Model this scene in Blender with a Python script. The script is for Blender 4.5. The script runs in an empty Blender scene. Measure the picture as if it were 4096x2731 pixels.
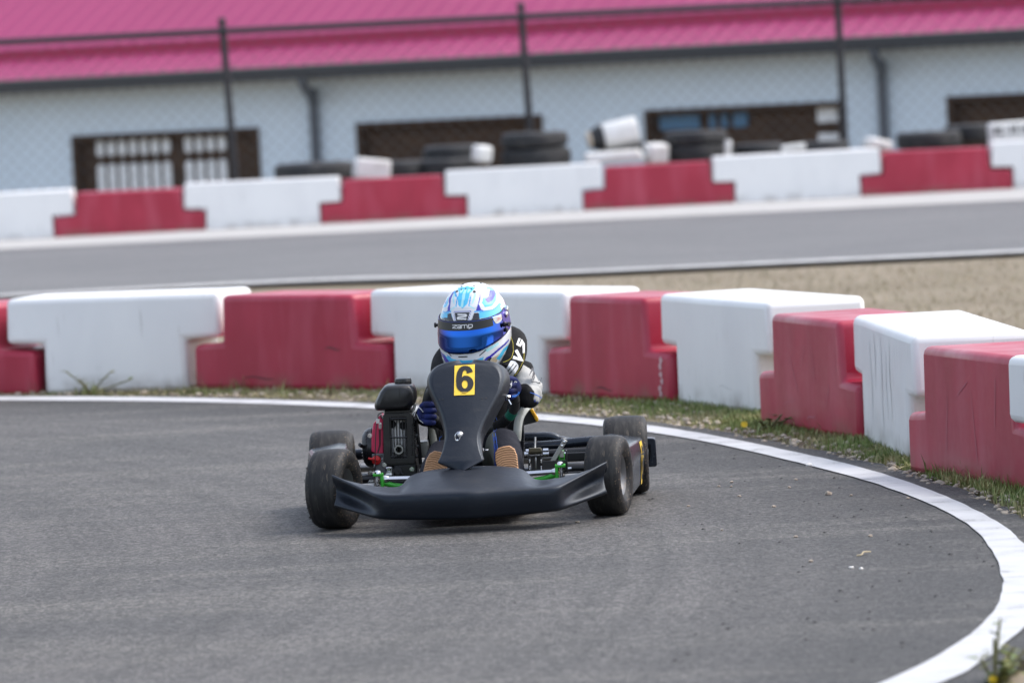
import bpy, bmesh, math, random
from mathutils import Vector, Matrix, noise
from mathutils.bvhtree import BVHTree
from mathutils.geometry import tessellate_polygon
R = math.radians
rnd = random.Random(7)
S = bpy.context.scene
COL = S.collection

# ------------------------------------------------------------------ helpers
class MB:
    """collects vertices and faces of one mesh"""
    def __init__(self): self.v, self.f = [], []
    def add(self, vs, fs):
        n = len(self.v); self.v += [tuple(p) for p in vs]; self.f += [tuple(i + n for i in q) for q in fs]; return self
    def box(self, c, s, rot=None):
        hx, hy, hz = s[0]/2, s[1]/2, s[2]/2
        vs = [Vector((x, y, z)) for x in (-hx, hx) for y in (-hy, hy) for z in (-hz, hz)]
        if rot: m = rot if isinstance(rot, Matrix) else __import__('mathutils').Euler(rot).to_matrix(); vs = [m @ v for v in vs]
        vs = [v + Vector(c) for v in vs]
        return self.add(vs, [(0,1,3,2),(4,6,7,5),(0,4,5,1),(2,3,7,6),(0,2,6,4),(1,5,7,3)])
    def tube(self, pts, r, n=10, cap=True, flat=1.0):
        pts = [Vector(p) for p in pts]; rs = r if isinstance(r, (list, tuple)) else [r]*len(pts)
        vs, fs = [], []; up = None
        for i, p in enumerate(pts):
            d = (pts[min(i+1, len(pts)-1)] - pts[max(i-1, 0)]).normalized()
            if up is None:
                up = Vector((0,0,1)) if abs(d.z) < .9 else Vector((0,1,0))
            a = d.cross(up).normalized(); b = a.cross(d).normalized(); up = b
            for k in range(n):
                t = 2*math.pi*k/n; vs.append(p + a*rs[i]*math.cos(t) + b*rs[i]*flat*math.sin(t))
        for i in range(len(pts)-1):
            for k in range(n): fs.append((i*n+k, i*n+(k+1)%n, (i+1)*n+(k+1)%n, (i+1)*n+k))
        if cap: fs += [tuple(range(n))[::-1], tuple(range((len(pts)-1)*n, len(pts)*n))]
        return self.add(vs, fs)
    def lathe(self, prof, n=32, axis='x', c=(0,0,0), cap=False):
        """prof: (along axis, radius)"""
        vs, fs = [], []
        for a, r in prof:
            for k in range(n):
                t = 2*math.pi*k/n; u, w = r*math.cos(t), r*math.sin(t)
                p = (a,u,w) if axis == 'x' else (w,a,u) if axis == 'y' else (u,w,a)
                vs.append((p[0]+c[0], p[1]+c[1], p[2]+c[2]))
        for i in range(len(prof)-1):
            for k in range(n): fs.append((i*n+k, i*n+(k+1)%n, (i+1)*n+(k+1)%n, (i+1)*n+k))
        if cap: fs += [tuple(range(n))[::-1], tuple(range((len(prof)-1)*n, len(prof)*n))]
        return self.add(vs, fs)
    def grid(self, rows):
        m = len(rows[0])
        return self.add([p for r in rows for p in r], [(i*m+j, i*m+j+1, (i+1)*m+j+1, (i+1)*m+j) for i in range(len(rows)-1) for j in range(m-1)])
    def prism(self, poly, y0, y1, f=lambda x, y, z: (x, y, z)):
        """polygon in x,z pushed from y0 to y1"""
        n = len(poly)
        vs = [f(x, y0, z) for x, z in poly] + [f(x, y1, z) for x, z in poly]
        return self.add(vs, [tuple(range(n)), tuple(range(2*n-1, n-1, -1))] + [(i, i+n, (i+1)%n+n, (i+1)%n) for i in range(n)])

def obj(name, mb, mat, parent=None, smooth=True, bevel=0, sub=0, solid=0, ang=38, crease=None):
    me = bpy.data.meshes.new(name); me.from_pydata(mb.v, [], mb.f)
    bm = bmesh.new(); bm.from_mesh(me)
    bmesh.ops.recalc_face_normals(bm, faces=bm.faces)
    for f in bm.faces: f.smooth = smooth
    if smooth and not sub:
        for e in bm.edges:
            if len(e.link_faces) == 2 and e.calc_face_angle(0) > R(ang): e.smooth = False
    if crease:
        cl = bm.edges.layers.float.new('crease_edge')
        for e in bm.edges:
            e[cl] = crease(e.verts[0].co, e.verts[1].co)
    bm.to_mesh(me); bm.free()
    o = bpy.data.objects.new(name, me); COL.objects.link(o)
    if mat: me.materials.append(mat)
    if parent: o.parent = parent
    if solid: m = o.modifiers.new('s', 'SOLIDIFY'); m.thickness = solid; m.offset = 0
    if bevel:
        m = o.modifiers.new('b', 'BEVEL'); m.width = bevel; m.segments = 3; m.limit_method = 'ANGLE'; m.angle_limit = R(35)
        m.harden_normals = False
    if sub: m = o.modifiers.new('d', 'SUBSURF'); m.levels = m.render_levels = sub
    return o
def tag(o, label, cat, group=None):
    o['label'] = label; o['category'] = cat
    if group: o['group'] = group
    return o
def struct(name, mb, mat, **k):
    o = obj(name, mb, mat, **k); o['kind'] = 'structure'; return o
def empty(name, loc, rz=0):
    o = bpy.data.objects.new(name, None); COL.objects.link(o); o.location = loc; o.rotation_euler = (0, 0, rz); o.empty_display_size = .1; return o
def smoothpath(pts, k=6):
    """Catmull-Rom through the points"""
    P = [Vector(p) for p in pts]; out = []
    for i in range(len(P)-1):
        a, b, c, d = P[max(i-1,0)], P[i], P[i+1], P[min(i+2, len(P)-1)]
        for j in range(k):
            t = j/k
            out.append(.5*((2*b)+(c-a)*t+(2*a-5*b+4*c-d)*t*t+(3*b-3*c+d-a)*t**3))
    out.append(P[-1]); return out
def inside(p, poly):
    x, y = p; r = False; n = len(poly); j = n-1
    for i in range(n):
        xi, yi = poly[i]; xj, yj = poly[j]
        if (yi > y) != (yj > y) and x < (xj-xi)*(y-yi)/(yj-yi)+xi: r = not r
        j = i
    return r
def lerp(a, b, t): return a+(b-a)*t

# ------------------------------------------------------------------ materials
def mk(name, base, rough=.5, metal=0, var=None, bump=None, coat=0, spec=.5, rvar=None, extra=None):
    """var: (scale, colour2, strength, coords-scale) ; bump: (scale, strength, distance)"""
    m = bpy.data.materials.new(name); m.use_nodes = True
    nt = m.node_tree; N, L = nt.nodes, nt.links; b = N['Principled BSDF']
    b.inputs['Base Color'].default_value = (*base, 1); b.inputs['Roughness'].default_value = rough
    b.inputs['Metallic'].default_value = metal; b.inputs['Coat Weight'].default_value = coat; b.inputs['Specular IOR Level'].default_value = spec
    tc = N.new('ShaderNodeTexCoord')
    def nz(scale, detail=5, stretch=None, rough_=.55):
        n = N.new('ShaderNodeTexNoise'); n.inputs['Scale'].default_value = scale; n.inputs['Detail'].default_value = detail; n.inputs['Roughness'].default_value = rough_
        if stretch:
            mp = N.new('ShaderNodeMapping'); mp.inputs['Scale'].default_value = stretch; L.new(tc.outputs['Object'], mp.inputs[0]); L.new(mp.outputs[0], n.inputs[0])
        else: L.new(tc.outputs['Object'], n.inputs[0])
        return n
    def ramp(src, lo, hi):
        r = N.new('ShaderNodeMapRange'); r.inputs[1].default_value = lo; r.inputs[2].default_value = hi; L.new(src, r.inputs[0]); return r.outputs[0]
    def mix(fac, a, c, mode='MIX'):
        x = N.new('ShaderNodeMix'); x.data_type = 'RGBA'; x.blend_type = mode
        for inp, val in ((x.inputs[0], fac), (x.inputs[6], a), (x.inputs[7], c)):
            if isinstance(val, bpy.types.NodeSocket): L.new(val, inp)
            elif isinstance(val, (int, float)): inp.default_value = val
            else: inp.default_value = (*val[:3], 1)
        return x.outputs[2]
    m['_'] = 0
    col = base
    if var:
        for v in (var if isinstance(var, list) else [var]):
            sc, c2, lo, hi = v[:4]; n = nz(sc, 6, v[4] if len(v) > 4 else None)
            col = mix(ramp(n.outputs[0], lo, hi), col, c2)
        L.new(col, b.inputs['Base Color'])
    if rvar:
        n = nz(rvar[0], 4); r = N.new('ShaderNodeMapRange'); r.inputs[1].default_value = .3; r.inputs[2].default_value = .7
        r.inputs[3].default_value = rvar[1]; r.inputs[4].default_value = rvar[2]; L.new(n.outputs[0], r.inputs[0]); L.new(r.outputs[0], b.inputs['Roughness'])
    if bump:
        n = nz(bump[0], 6, bump[3] if len(bump) > 3 else None); bp = N.new('ShaderNodeBump'); bp.inputs['Strength'].default_value = bump[1]; bp.inputs['Distance'].default_value = bump[2]
        L.new(n.outputs[0], bp.inputs['Height']); L.new(bp.outputs[0], b.inputs['Normal'])
    if extra: extra(N, L, b, tc, nz, ramp, mix, col)
    del m['_']
    return m

def attr_mat(name, rough, coat=0, bump=None, spec=.5):
    def ex(N, L, b, tc, nz, ramp, mix, col):
        a = N.new('ShaderNodeAttribute'); a.attribute_name = 'paint'; L.new(a.outputs[0], b.inputs['Base Color'])
    return mk(name, (.5,.5,.5), rough, coat=coat, bump=bump, extra=ex, spec=spec)
def paint(o, fn):
    """a colour per vertex, from its own position on the thing"""
    me = o.data; a = me.color_attributes.new('paint', 'FLOAT_COLOR', 'POINT')
    for i, v in enumerate(me.vertices): a.data[i].color = (*fn(v.co), 1)

M = {}
def asphalt_extra(light, dark, streak, grain=1.0):
    def ex(N, L, b, tc, nz, ramp, mix, col):
        big = nz(.5, 5); dust = nz(1.3, 6, (.35, 1.5, 1), .65); mid = nz(26, 5, None, .7)
        c = mix(ramp(big.outputs[0], .32, .68), dark, light)
        # tyre tracks: rings round the hairpin's centre, broken up along their length
        mp = N.new('ShaderNodeMapping'); mp.inputs['Location'].default_value = (14.1, -17.0, 0)
        L.new(tc.outputs['Object'], mp.inputs[0])
        ln = N.new('ShaderNodeVectorMath'); ln.operation = 'LENGTH'; L.new(mp.outputs[0], ln.inputs[0])
        cb = N.new('ShaderNodeCombineXYZ'); L.new(ln.outputs['Value'], cb.inputs[0])
        rn = N.new('ShaderNodeTexNoise'); rn.inputs['Scale'].default_value = 3.4; rn.inputs['Detail'].default_value = 8; rn.inputs['Roughness'].default_value = .75; L.new(cb.outputs[0], rn.inputs[0])
        brk = nz(.9, 4)
        mm = N.new('ShaderNodeMath'); mm.operation = 'MULTIPLY'; L.new(ramp(rn.outputs[0], .46, .70), mm.inputs[0]); L.new(ramp(brk.outputs[0], .25, .5), mm.inputs[1])
        c = mix(mm.outputs[0], c, tuple(v*.5 for v in dark))
        if grain == 1: c = mix(ramp(ln.outputs['Value'], 14.55, 15.25), c, tuple(v*.62 for v in dark))
        m2 = N.new('ShaderNodeMath'); m2.operation = 'MULTIPLY'; L.new(ramp(dust.outputs[0], .48, .68), m2.inputs[0]); L.new(ramp(mid.outputs[0], .35, .6), m2.inputs[1])
        c = mix(m2.outputs[0], c, streak)
        # stones in the binder: two sizes of aggregate, dark pits between
        for sc, lo, hi, k_ in ((88, .28, .72, .58), (175, .25, .75, .7)):
            v = N.new('ShaderNodeTexVoronoi'); v.inputs['Scale'].default_value = sc; L.new(tc.outputs['Object'], v.inputs[0])
            sp = N.new('ShaderNodeSeparateColor'); L.new(v.outputs['Color'], sp.inputs[0])
            gm = N.new('ShaderNodeMapRange'); gm.inputs[1].default_value = 0; gm.inputs[2].default_value = 1; gm.inputs[3].default_value = 1-k_*grain; gm.inputs[4].default_value = 1+k_*grain; L.new(sp.outputs[0], gm.inputs[0])
            cc = N.new('ShaderNodeCombineXYZ')
            for q in range(3): L.new(gm.outputs[0], cc.inputs[q])
            c = mix(1.0, c, cc.outputs[0], 'MULTIPLY')
        spk = nz(70, 2); c = mix(ramp(spk.outputs[0], .70, .75), c, (.30,.285,.26)); pit = nz(50, 3); c = mix(ramp(pit.outputs[0], .66, .74), c, (.02,.02,.021))
        L.new(c, b.inputs['Base Color'])
        fine = nz(120, 4, None, .7)
        bp = N.new('ShaderNodeBump'); bp.inputs['Strength'].default_value = .7; bp.inputs['Distance'].default_value = .006
        L.new(fine.outputs[0], bp.inputs['Height']); L.new(bp.outputs[0], b.inputs['Normal'])
    return ex
M['asphalt'] = mk('worn asphalt', (.1,.1,.1), .72, spec=.5, extra=asphalt_extra((.098,.092,.087), (.066,.0635,.061), (.132,.124,.111)))
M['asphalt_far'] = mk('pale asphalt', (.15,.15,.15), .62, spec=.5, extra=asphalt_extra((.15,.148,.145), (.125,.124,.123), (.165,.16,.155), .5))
def line_extra(N, L, b, tc, nz, ramp, mix, col):
    n = nz(120, 4, None, .7); w = nz(5, 4)
    a = N.new('ShaderNodeMath'); a.operation = 'ADD'; L.new(n.outputs[0], a.inputs[0]); L.new(w.outputs[0], a.inputs[1])
    c = mix(ramp(w.outputs[0], .35, .7), (.56,.565,.575), (.44,.445,.455)); c = mix(ramp(a.outputs[0], 1.16, 1.22), c, (.22,.22,.22)); L.new(c, b.inputs['Base Color'])
    bp = N.new('ShaderNodeBump'); bp.inputs['Strength'].default_value = .5; bp.inputs['Distance'].default_value = .003; L.new(n.outputs[0], bp.inputs['Height']); L.new(bp.outputs[0], b.inputs['Normal'])
M['line'] = mk('track line paint', (.8,.8,.8), .6, extra=line_extra)
M['dirt'] = mk('dry ground', (.215,.175,.12), .95, var=[(.5, (.30,.25,.185), .4, .62), (7, (.21,.185,.12), .5, .66), (60, (.15,.125,.095), .55, .72)], bump=(45, .8, .02))
M['apron'] = mk('pale apron', (.43,.42,.405), .85, var=[(2.5, (.38,.37,.355), .45, .7), (20, (.38,.37,.35), .58, .75)], bump=(40, .3, .01))
M['grass'] = mk('verge grass', (.19,.25,.06), .6, var=[(2.2, (.38,.33,.16), .45, .6), (30, (.12,.18,.04), .45, .6)])
M['drygrass'] = mk('dry grass', (.28,.225,.14), .8, var=[(1.4, (.20,.185,.095), .45, .6), (9, (.38,.32,.22), .5, .65)])
def barrier_extra(c1, c2, hz, dirt):
    def ex(N, L, b, tc, nz, ramp, mix, col):
        oi = N.new('ShaderNodeObjectInfo')
        add = N.new('ShaderNodeVectorMath'); add.operation = 'ADD'; mul = N.new('ShaderNodeVectorMath'); mul.operation = 'SCALE'; mul.inputs['Scale'].default_value = 1
        cb = N.new('ShaderNodeCombineXYZ'); mm = N.new('ShaderNodeMath'); mm.operation = 'MULTIPLY'; mm.inputs[1].default_value = 37; L.new(oi.outputs['Random'], mm.inputs[0]); L.new(mm.outputs[0], cb.inputs[0])
        L.new(tc.outputs['Object'], add.inputs[0]); L.new(cb.outputs[0], add.inputs[1])
        def n2(scale, st, detail=4):
            mp = N.new('ShaderNodeMapping'); mp.inputs['Scale'].default_value = st; L.new(add.outputs[0], mp.inputs[0])
            n = N.new('ShaderNodeTexNoise'); n.inputs['Scale'].default_value = scale; n.inputs['Detail'].default_value = detail; L.new(mp.outputs[0], n.inputs[0]); return n.outputs[0]
        # faint chalky wedges, scuffs, dirt near the ground
        c = mix(ramp(n2(3.2, (1, 1, .55), 3), .42, .66), c1, c2)
        mp = N.new('ShaderNodeMapping'); mp.inputs['Rotation'].default_value = (0, .35, 0); mp.inputs['Scale'].default_value = (5, 1, .9); L.new(add.outputs[0], mp.inputs[0])
        n3 = N.new('ShaderNodeTexNoise'); n3.inputs['Scale'].default_value = 1.3; n3.inputs['Detail'].default_value = 2; L.new(mp.outputs[0], n3.inputs[0])
        c = mix(ramp(n3.outputs[0], .5, .72), c, hz)
        c = mix(ramp(n2(9, (4, 4, .5), 6), .63, .8), c, dirt)
        sx = N.new('ShaderNodeSeparateXYZ'); L.new(tc.outputs['Object'], sx.inputs[0])
        ma = N.new('ShaderNodeMath'); ma.operation = 'MULTIPLY'; L.new(ramp(sx.outputs[2], .1, 0), ma.inputs[0]); L.new(ramp(n2(7, (1,1,1), 6), .42, .75), ma.inputs[1])
        c = mix(ma.outputs[0], c, (.18,.14,.10))
        L.new(c, b.inputs['Base Color'])
        b.inputs['Subsurface Weight'].default_value = 0
        bp = N.new('ShaderNodeBump'); bp.inputs['Strength'].default_value = .25; bp.inputs['Distance'].default_value = .01; L.new(n2(4, (1,1,1), 3), bp.inputs['Height']); L.new(bp.outputs[0], b.inputs['Normal'])
    return ex
M['red_block'] = mk('red moulded plastic', (.36,.03,.06), .36, rvar=(6, .28, .5), extra=barrier_extra((.36,.019,.048), (.43,.029,.065), (.44,.055,.095), (.45,.07,.11)))
M['white_block'] = mk('white moulded plastic', (.8,.8,.8), .4, rvar=(6, .32, .5), extra=barrier_extra((.84,.84,.835), (.80,.80,.80), (.85,.85,.845), (.55,.54,.52)))
def sky_tint(N, L, b, tc, nz, ramp, mix, col): b.inputs['Specular Tint'].default_value = (.74, .85, 1, 1)  # sky's blue reflection put into the plastics' specular colour and bluish bases below
M['black_plastic'] = mk('black moulded plastic', (.009,.011,.017), .34, spec=.5, rvar=(9, .19, .33), var=[(70, (.028,.029,.033), .66, .82), (22, (.013,.016,.025), .5, .7)], bump=(130, .1, .002), extra=sky_tint)
M['pod_plastic'] = mk('glossy black plastic with sky sheen', (.022,.026,.034), .22, spec=.6, var=[(40, (.035,.037,.042), .6, .8)], extra=sky_tint)  # base colour lightened to carry the sky's sheen on the pods
M['nose_plastic'] = mk('scuffed black plastic', (.009,.011,.016), .4, spec=.42, rvar=(7, .33, .5), var=[(14, (.022,.022,.024), .56, .75, (1, 1, 5)), (80, (.05,.05,.052), .70, .80, (.25, 1, 1.5))], bump=(9, .16, .02), extra=sky_tint)
M['black_gloss'] = mk('black engine plastic', (.012,.012,.013), .33, var=[(40, (.03,.03,.03), .55, .75)], bump=(200, .12, .001))
M['black_metal'] = mk('black painted tube', (.014,.014,.016), .3, var=[(50, (.05,.045,.04), .6, .78)])
M['dark'] = mk('dark recess', (.012,.012,.012), .8)
def tyre_extra(N, L, b, tc, nz, ramp, mix, col):
    sx = N.new('ShaderNodeSeparateXYZ'); L.new(tc.outputs['Object'], sx.inputs[0])
    cb = N.new('ShaderNodeCombineXYZ'); L.new(sx.outputs[0], cb.inputs[0])
    n = N.new('ShaderNodeTexNoise'); n.inputs['Scale'].default_value = 42; n.inputs['Detail'].default_value = 5; n.inputs['Roughness'].default_value = .7; L.new(cb.outputs[0], n.inputs[0])
    m2 = nz(38, 5, (1.6, .5, .5)); m3 = nz(14, 6, (3.5, .8, .8)); cr = nz(150, 3)
    c = mix(ramp(n.outputs[0], .45, .72), (.011,.011,.012), (.034,.033,.031))
    c = mix(ramp(m2.outputs[0], .52, .74), c, (.045,.042,.039))
    c = mix(ramp(m3.outputs[0], .62, .74), c, (.17,.14,.105))
    ab = N.new('ShaderNodeMath'); ab.operation = 'ABSOLUTE'; L.new(sx.outputs[0], ab.inputs[0])
    mu = N.new('ShaderNodeMath'); mu.operation = 'MULTIPLY'; L.new(ramp(ab.outputs[0], .035, .062), mu.inputs[0]); L.new(ramp(cr.outputs[0], .6, .68), mu.inputs[1])
    c = mix(mu.outputs[0], c, (.25,.18,.12))
    L.new(c, b.inputs['Base Color'])
    bp = N.new('ShaderNodeBump'); bp.inputs['Strength'].default_value = .5; bp.inputs['Distance'].default_value = .003; L.new(m2.outputs[0], bp.inputs['Height']); L.new(bp.outputs[0], b.inputs['Normal'])
M['tyre'] = mk('slick rubber', (.03,.03,.03), .58, spec=.35, extra=tyre_extra)
M['old_tyre'] = mk('old road tyre rubber', (.02,.021,.023), .6, var=[(9, (.06,.058,.055), .5, .75)], bump=(60, .5, .01))
M['rim'] = mk('grey wheel metal', (.16,.16,.165), .4, .7, var=[(40, (.2,.16,.1), .55, .75)])
M['chrome'] = mk('bright steel', (.72,.72,.74), .16, 1.0, rvar=(60, .1, .28))
M['steel'] = mk('dull steel', (.33,.33,.32), .38, 1.0, var=[(60, (.18,.15,.12), .55, .8)])
M['alloy'] = mk('cast alloy', (.2,.2,.205), .5, .6, var=[(50, (.08,.08,.08), .5, .75)], bump=(160, .3, .002))
M['bronze'] = mk('anodised master cylinder', (.11,.095,.065), .35, .8)
M['green'] = mk('green powder coat', (.045,.42,.035), .32, var=[(60, (.03,.2,.02), .55, .8)])
M['red_engine'] = mk('red fan shroud', (.66,.028,.10), .38, var=[(40, (.25,.01,.03), .55, .8)])
M['red_knob'] = mk('red lever plastic', (.62,.02,.02), .4)
M['yellow'] = mk('yellow number vinyl', (.98,.66,.06), .4, var=[(30, (.92,.60,.05), .5, .8)])
M['yellow_board'] = mk('yellow board edge', (.85,.47,.02), .45)
M['ink'] = mk('black vinyl', (.013,.013,.014), .45)
M['white_ink'] = mk('white print', (.82,.82,.82), .5)
M['red_ink'] = mk('red print', (.7,.02,.05), .5)
M['gold_thread'] = mk('yellow thread', (.5,.42,.05), .7)
M['blue_thread'] = mk('blue thread', (.05,.16,.62), .7)
M['suit'] = attr_mat('race suit cloth', .85, bump=(90, .35, .004), spec=.2)
M['black_cloth'] = mk('black cloth', (.012,.012,.013), .9, var=[(60, (.02,.02,.022), .45, .7)], bump=(300, .3, .001), spec=.25)
M['glove'] = mk('blue glove cloth', (.010,.020,.125), .7, var=[(22, (.007,.010,.05), .45, .68)], bump=(400, .3, .001), spec=.3)
M['glove_light'] = mk('bright blue glove panel', (.015,.14,.55), .6)
M['grip'] = mk('ribbed carbon grip', (.035,.035,.035), .4, bump=(500, .5, .001))
M['green_band'] = mk('green rim tape', (.01,.16,.10), .5)
M['gum'] = mk('gum rubber sole', (.47,.24,.115), .65, var=[(25, (.38,.19,.09), .5, .75)])
M['gum_dark'] = mk('sole groove', (.20,.10,.045), .8)
M['shoe'] = mk('dark shoe canvas', (.025,.026,.036), .85)
M['seat'] = mk('fibreglass seat shell', (.50,.51,.46), .35, var=[(16, (.36,.36,.29), .45, .7)])
M['seat_dark'] = mk('dark seat pad', (.02,.022,.028), .7)
M['tray'] = mk('metal floor tray', (.3,.3,.3), .4, .8, var=[(20, (.12,.12,.12), .5, .8)])
M['helmet'] = attr_mat('painted helmet shell', .22, coat=.8)
def visor_extra(N, L, b, tc, nz, ramp, mix, col):
    lw = N.new('ShaderNodeLayerWeight'); lw.inputs[0].default_value = .45
    c = mix(ramp(lw.outputs['Facing'], .12, .62), (.005,.10,.50), (.035,.008,.22)); L.new(c, b.inputs['Base Color'])
M['visor'] = mk('iridescent blue visor', (.02,.1,.6), .04, 1.0, coat=.4, extra=visor_extra)
M['visor_strip'] = mk('black visor strip', (.008,.008,.01), .3)
M['sticker'] = mk('silver foil sticker', (.55,.55,.54), .3, .4)
M['purple'] = mk('purple visor edge', (.05,.02,.28), .2, .3)
M['wall'] = mk('pale blue wall', (.74,.85,.95), .7, var=[(.8, (.69,.80,.90), .4, .7)])
M['roof'] = mk('magenta roofing sheet', (.31,.030,.120), .55, spec=.35, var=[(.5, (.28,.025,.105), .4, .65)])
M['roof_crimson'] = mk('crimson flashing', (.38,.022,.075), .6)
M['gutter'] = mk('dark grey gutter', (.045,.052,.062), .45)
M['pipe'] = mk('grey downpipe', (.10,.115,.14), .5)
M['window_wood'] = mk('dark brown timber', (.05,.028,.017), .8, var=[(5, (.075,.04,.02), .45, .65, (1,1,6))])
M['slat'] = mk('pale slats', (.88,.90,.92), .6)
M['blue_glass'] = mk('blue panel', (.06,.16,.28), .4)
M['fence'] = mk('black fence tube', (.02,.02,.024), .5)
M['mesh_wire'] = mk('dark coated mesh wire', (.06,.066,.076), .6)
M['chalk'] = mk('white painted foam', (.78,.78,.76), .7, var=[(6, (.6,.59,.55), .5, .75)])
M['stone'] = mk('pale pebble', (.42,.36,.29), .8, var=[(40, (.25,.2,.16), .45, .7)])
M['white_stone'] = mk('white pebble', (.75,.73,.69), .7)
M['crumb'] = mk('rubber crumb', (.012,.012,.012), .8)
M['straw'] = mk('dry straw', (.52,.42,.25), .7)
M['leaf'] = mk('weed leaf', (.12,.17,.03), .55, var=[(30, (.2,.16,.04), .45, .65)])
M['stem'] = mk('weed stem', (.16,.15,.06), .7)
M['petal'] = mk('yellow petal', (.8,.55,.01), .6)

# ------------------------------------------------------------------ setting
INNER = [(-2.45,27.01),(-1.5,26.07),(-.62,24.87),(.12,23.44),(.53,22.38),(.79,21.35),(.99,20.3),(1.13,19.62),(1.25,18.84),(1.34,17.92),(1.375,17.19),(1.37,16.59),(1.33,15.84),(1.31,15.5),(1.27,15.11),(1.23,14.77),(1.15,14.32),(1.04,13.86),(.94,13.54),(.83,13.19)]
OUTER = [(-2.49,27.40),(-1.52,26.4),(-.62,25.2),(.12,23.8),(.55,22.78),(.82,21.7),(1.02,20.78),(1.21,19.93),(1.33,19.01),(1.42,18.09),(1.467,17.33),(1.475,16.59),(1.435,15.75),(1.42,15.4),(1.375,15.0),(1.33,14.66),(1.245,14.2),(1.15,13.78),(1.05,13.38),(.94,13.05)]
# the line runs on beyond the frame at both ends
INNER = [(-9.5,30.5),(-5.5,29.2)] + INNER + [(.2,11.6),(-1.5,9.6),(-4.5,8.1)]
OUTER = [(-9.5,30.85),(-5.6,29.55)] + OUTER + [(.3,11.5),(-1.43,9.5),(-4.5,7.98)]
def sm2(pts, k=8): return [(p.x, p.y) for p in smoothpath([(x, y, 0) for x, y in pts], k)]
def relax(p, n=60):
    for _ in range(n): p = [p[0]]+[((p[i-1][0]+2*p[i][0]+p[i+1][0])/4, (p[i-1][1]+2*p[i][1]+p[i+1][1])/4) for i in range(1, len(p)-1)]+[p[-1]]
    return p
inn, out = relax(sm2(INNER)), relax(sm2(OUTER))
# inner and outer edge wobble a little, like paint laid by hand
def wob(pts, amp, seed): return [(x+amp*noise.noise((x*7+seed, y*5, 1)), y+amp*noise.noise((x*7, y*5+seed, 4))) for x, y in pts]
inn, out = wob(inn, .005, 3), wob(out, .007, 9)

def sheet(pts, z):
    mb = MB(); n = len(pts); mb.v = [(x, y, z) for x, y in pts]
    for t in tessellate_polygon([[Vector((x, y, 0)) for x, y in pts]]): mb.f.append(tuple(t))
    return mb
g = MB(); G = 26
xs = [-900,-300,-100,-40,-20,-14,-10,-6,-3,0,3,6,10,14,20,40,100,300,900]
ys = [-60,0,10,14,18,22,25,28,32,36,40,46,51,54,55.2,56,57.5,59,62,70,85,120,250,1200]
def gz(y): return -.03 if y < 56 else lerp(-.03, -1.12, min(1, (y-56)/3.0))
g.grid([[(x, y, gz(y)) for x in xs] for y in ys])
struct('ground', g, M['dirt'])
# asphalt of the hairpin, a little wider than its painted line
def offs(pts, d):
    r = []
    for i, p in enumerate(pts):
        a, b = Vector(pts[max(i-1,0)]), Vector(pts[min(i+1,len(pts)-1)]); t = (b-a).normalized(); nrm = Vector((-t.y, t.x))
        r.append((p[0]+nrm.x*d, p[1]+nrm.y*d))
    return r
edge = offs(out, .10)
edge = [(x+.035*noise.noise((x*4, y*6, 2))+.015*noise.noise((x*25, y*25, 2)), y+.03*noise.noise((x*5, y*4, 8))) for x, y in edge]
struct('race_track', sheet(edge + [(-12, 7.5), (-30, 8), (-30, 31)], 0), M['asphalt'])
ln = MB(); ln.grid([[(a[0], a[1], .004), (b[0], b[1], .004)] for a, b in zip(inn, out)])
struct('track_edge_line', ln, M['line'])
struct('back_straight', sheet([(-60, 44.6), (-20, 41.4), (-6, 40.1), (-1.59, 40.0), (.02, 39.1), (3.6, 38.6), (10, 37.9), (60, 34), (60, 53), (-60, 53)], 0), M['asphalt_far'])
bl = [(-60, 44.9), (-20, 41.6), (-6, 40.3), (-1.59, 40.15), (.02, 39.25), (3.6, 38.75), (10, 38.05), (60, 34.1)]
lb = MB(); bs = sm2(bl, 6); lb.grid([[(x, y, .004), (x, y+.34+.05*noise.noise((x*3, 1, 1)), .004)] for x, y in bs])
struct('back_edge_line', lb, mk('worn line paint', (.58,.58,.57), .7, var=[(6, (.36,.35,.33), .45, .7)]))
ap = MB(); ax = [-60+.5*i for i in range(241)]
ap.grid([[(x, 51.15-.095*x*.9+.06*noise.noise((x*.9, 0, 5)), .006), (x, 55.0, .008)] for x in ax])
struct('concrete_apron', ap, M['apron'])

# grass and litter on the verge: nobody could count it
def blades(name, spots, mat, hmin, hmax, w, kind='stuff', hs=None):
    mb = MB()
    for x, y in spots:
        h = rnd.uniform(hmin, hmax)*(1.35 if rnd.random() < .06 else 1)*((.45+.75*hs(x, y)) if hs else 1); a = rnd.uniform(0, 6.28); l = rnd.uniform(.1, .75)*h; ww = w*rnd.uniform(.6, 1.3)
        dx, dy = math.cos(a), math.sin(a); px, py = -dy*ww, dx*ww; z = -.012
        mb.add([(x-px,y-py,z),(x+px,y+py,z),(x+dx*l*.4+px*.7,y+dy*l*.4+py*.7,z+h*.62),(x+dx*l*.4-px*.7,y+dy*l*.4-py*.7,z+h*.62),(x+dx*l,y+dy*l,z+h)], [(0,1,2,3),(3,2,4)])
    o = obj(name, mb, mat, smooth=False); o['kind'] = kind; return o
NEAR = [  # front foot of every block of the near wall: colour, A, B
 ('red', (-3.72,28.05), (-2.31,27.46)), ('white', (-2.27,27.46), (-1.56,27.20)), ('red', (-1.53,27.17), (-.585,26.28)), ('white', (-.56,26.30), (.13,25.27)),
 ('red', (.145,25.20), (.67,24.26)), ('white', (.69,24.2), (.985,23.2)), ('red', (.965,22.56), (1.285,21.33)), ('white', (1.30,21.30), (1.385,20.12)),
 ('red', (1.352,19.70), (1.665,18.32)), ('white', (1.65,18.25), (1.975,17.2)), ('red', (2.05,17.15), (2.5,15.9))]
wall_line = [(-9,30.6),(-3.72,28.05)] + [p for c, a, b in NEAR for p in (a, b)]
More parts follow.
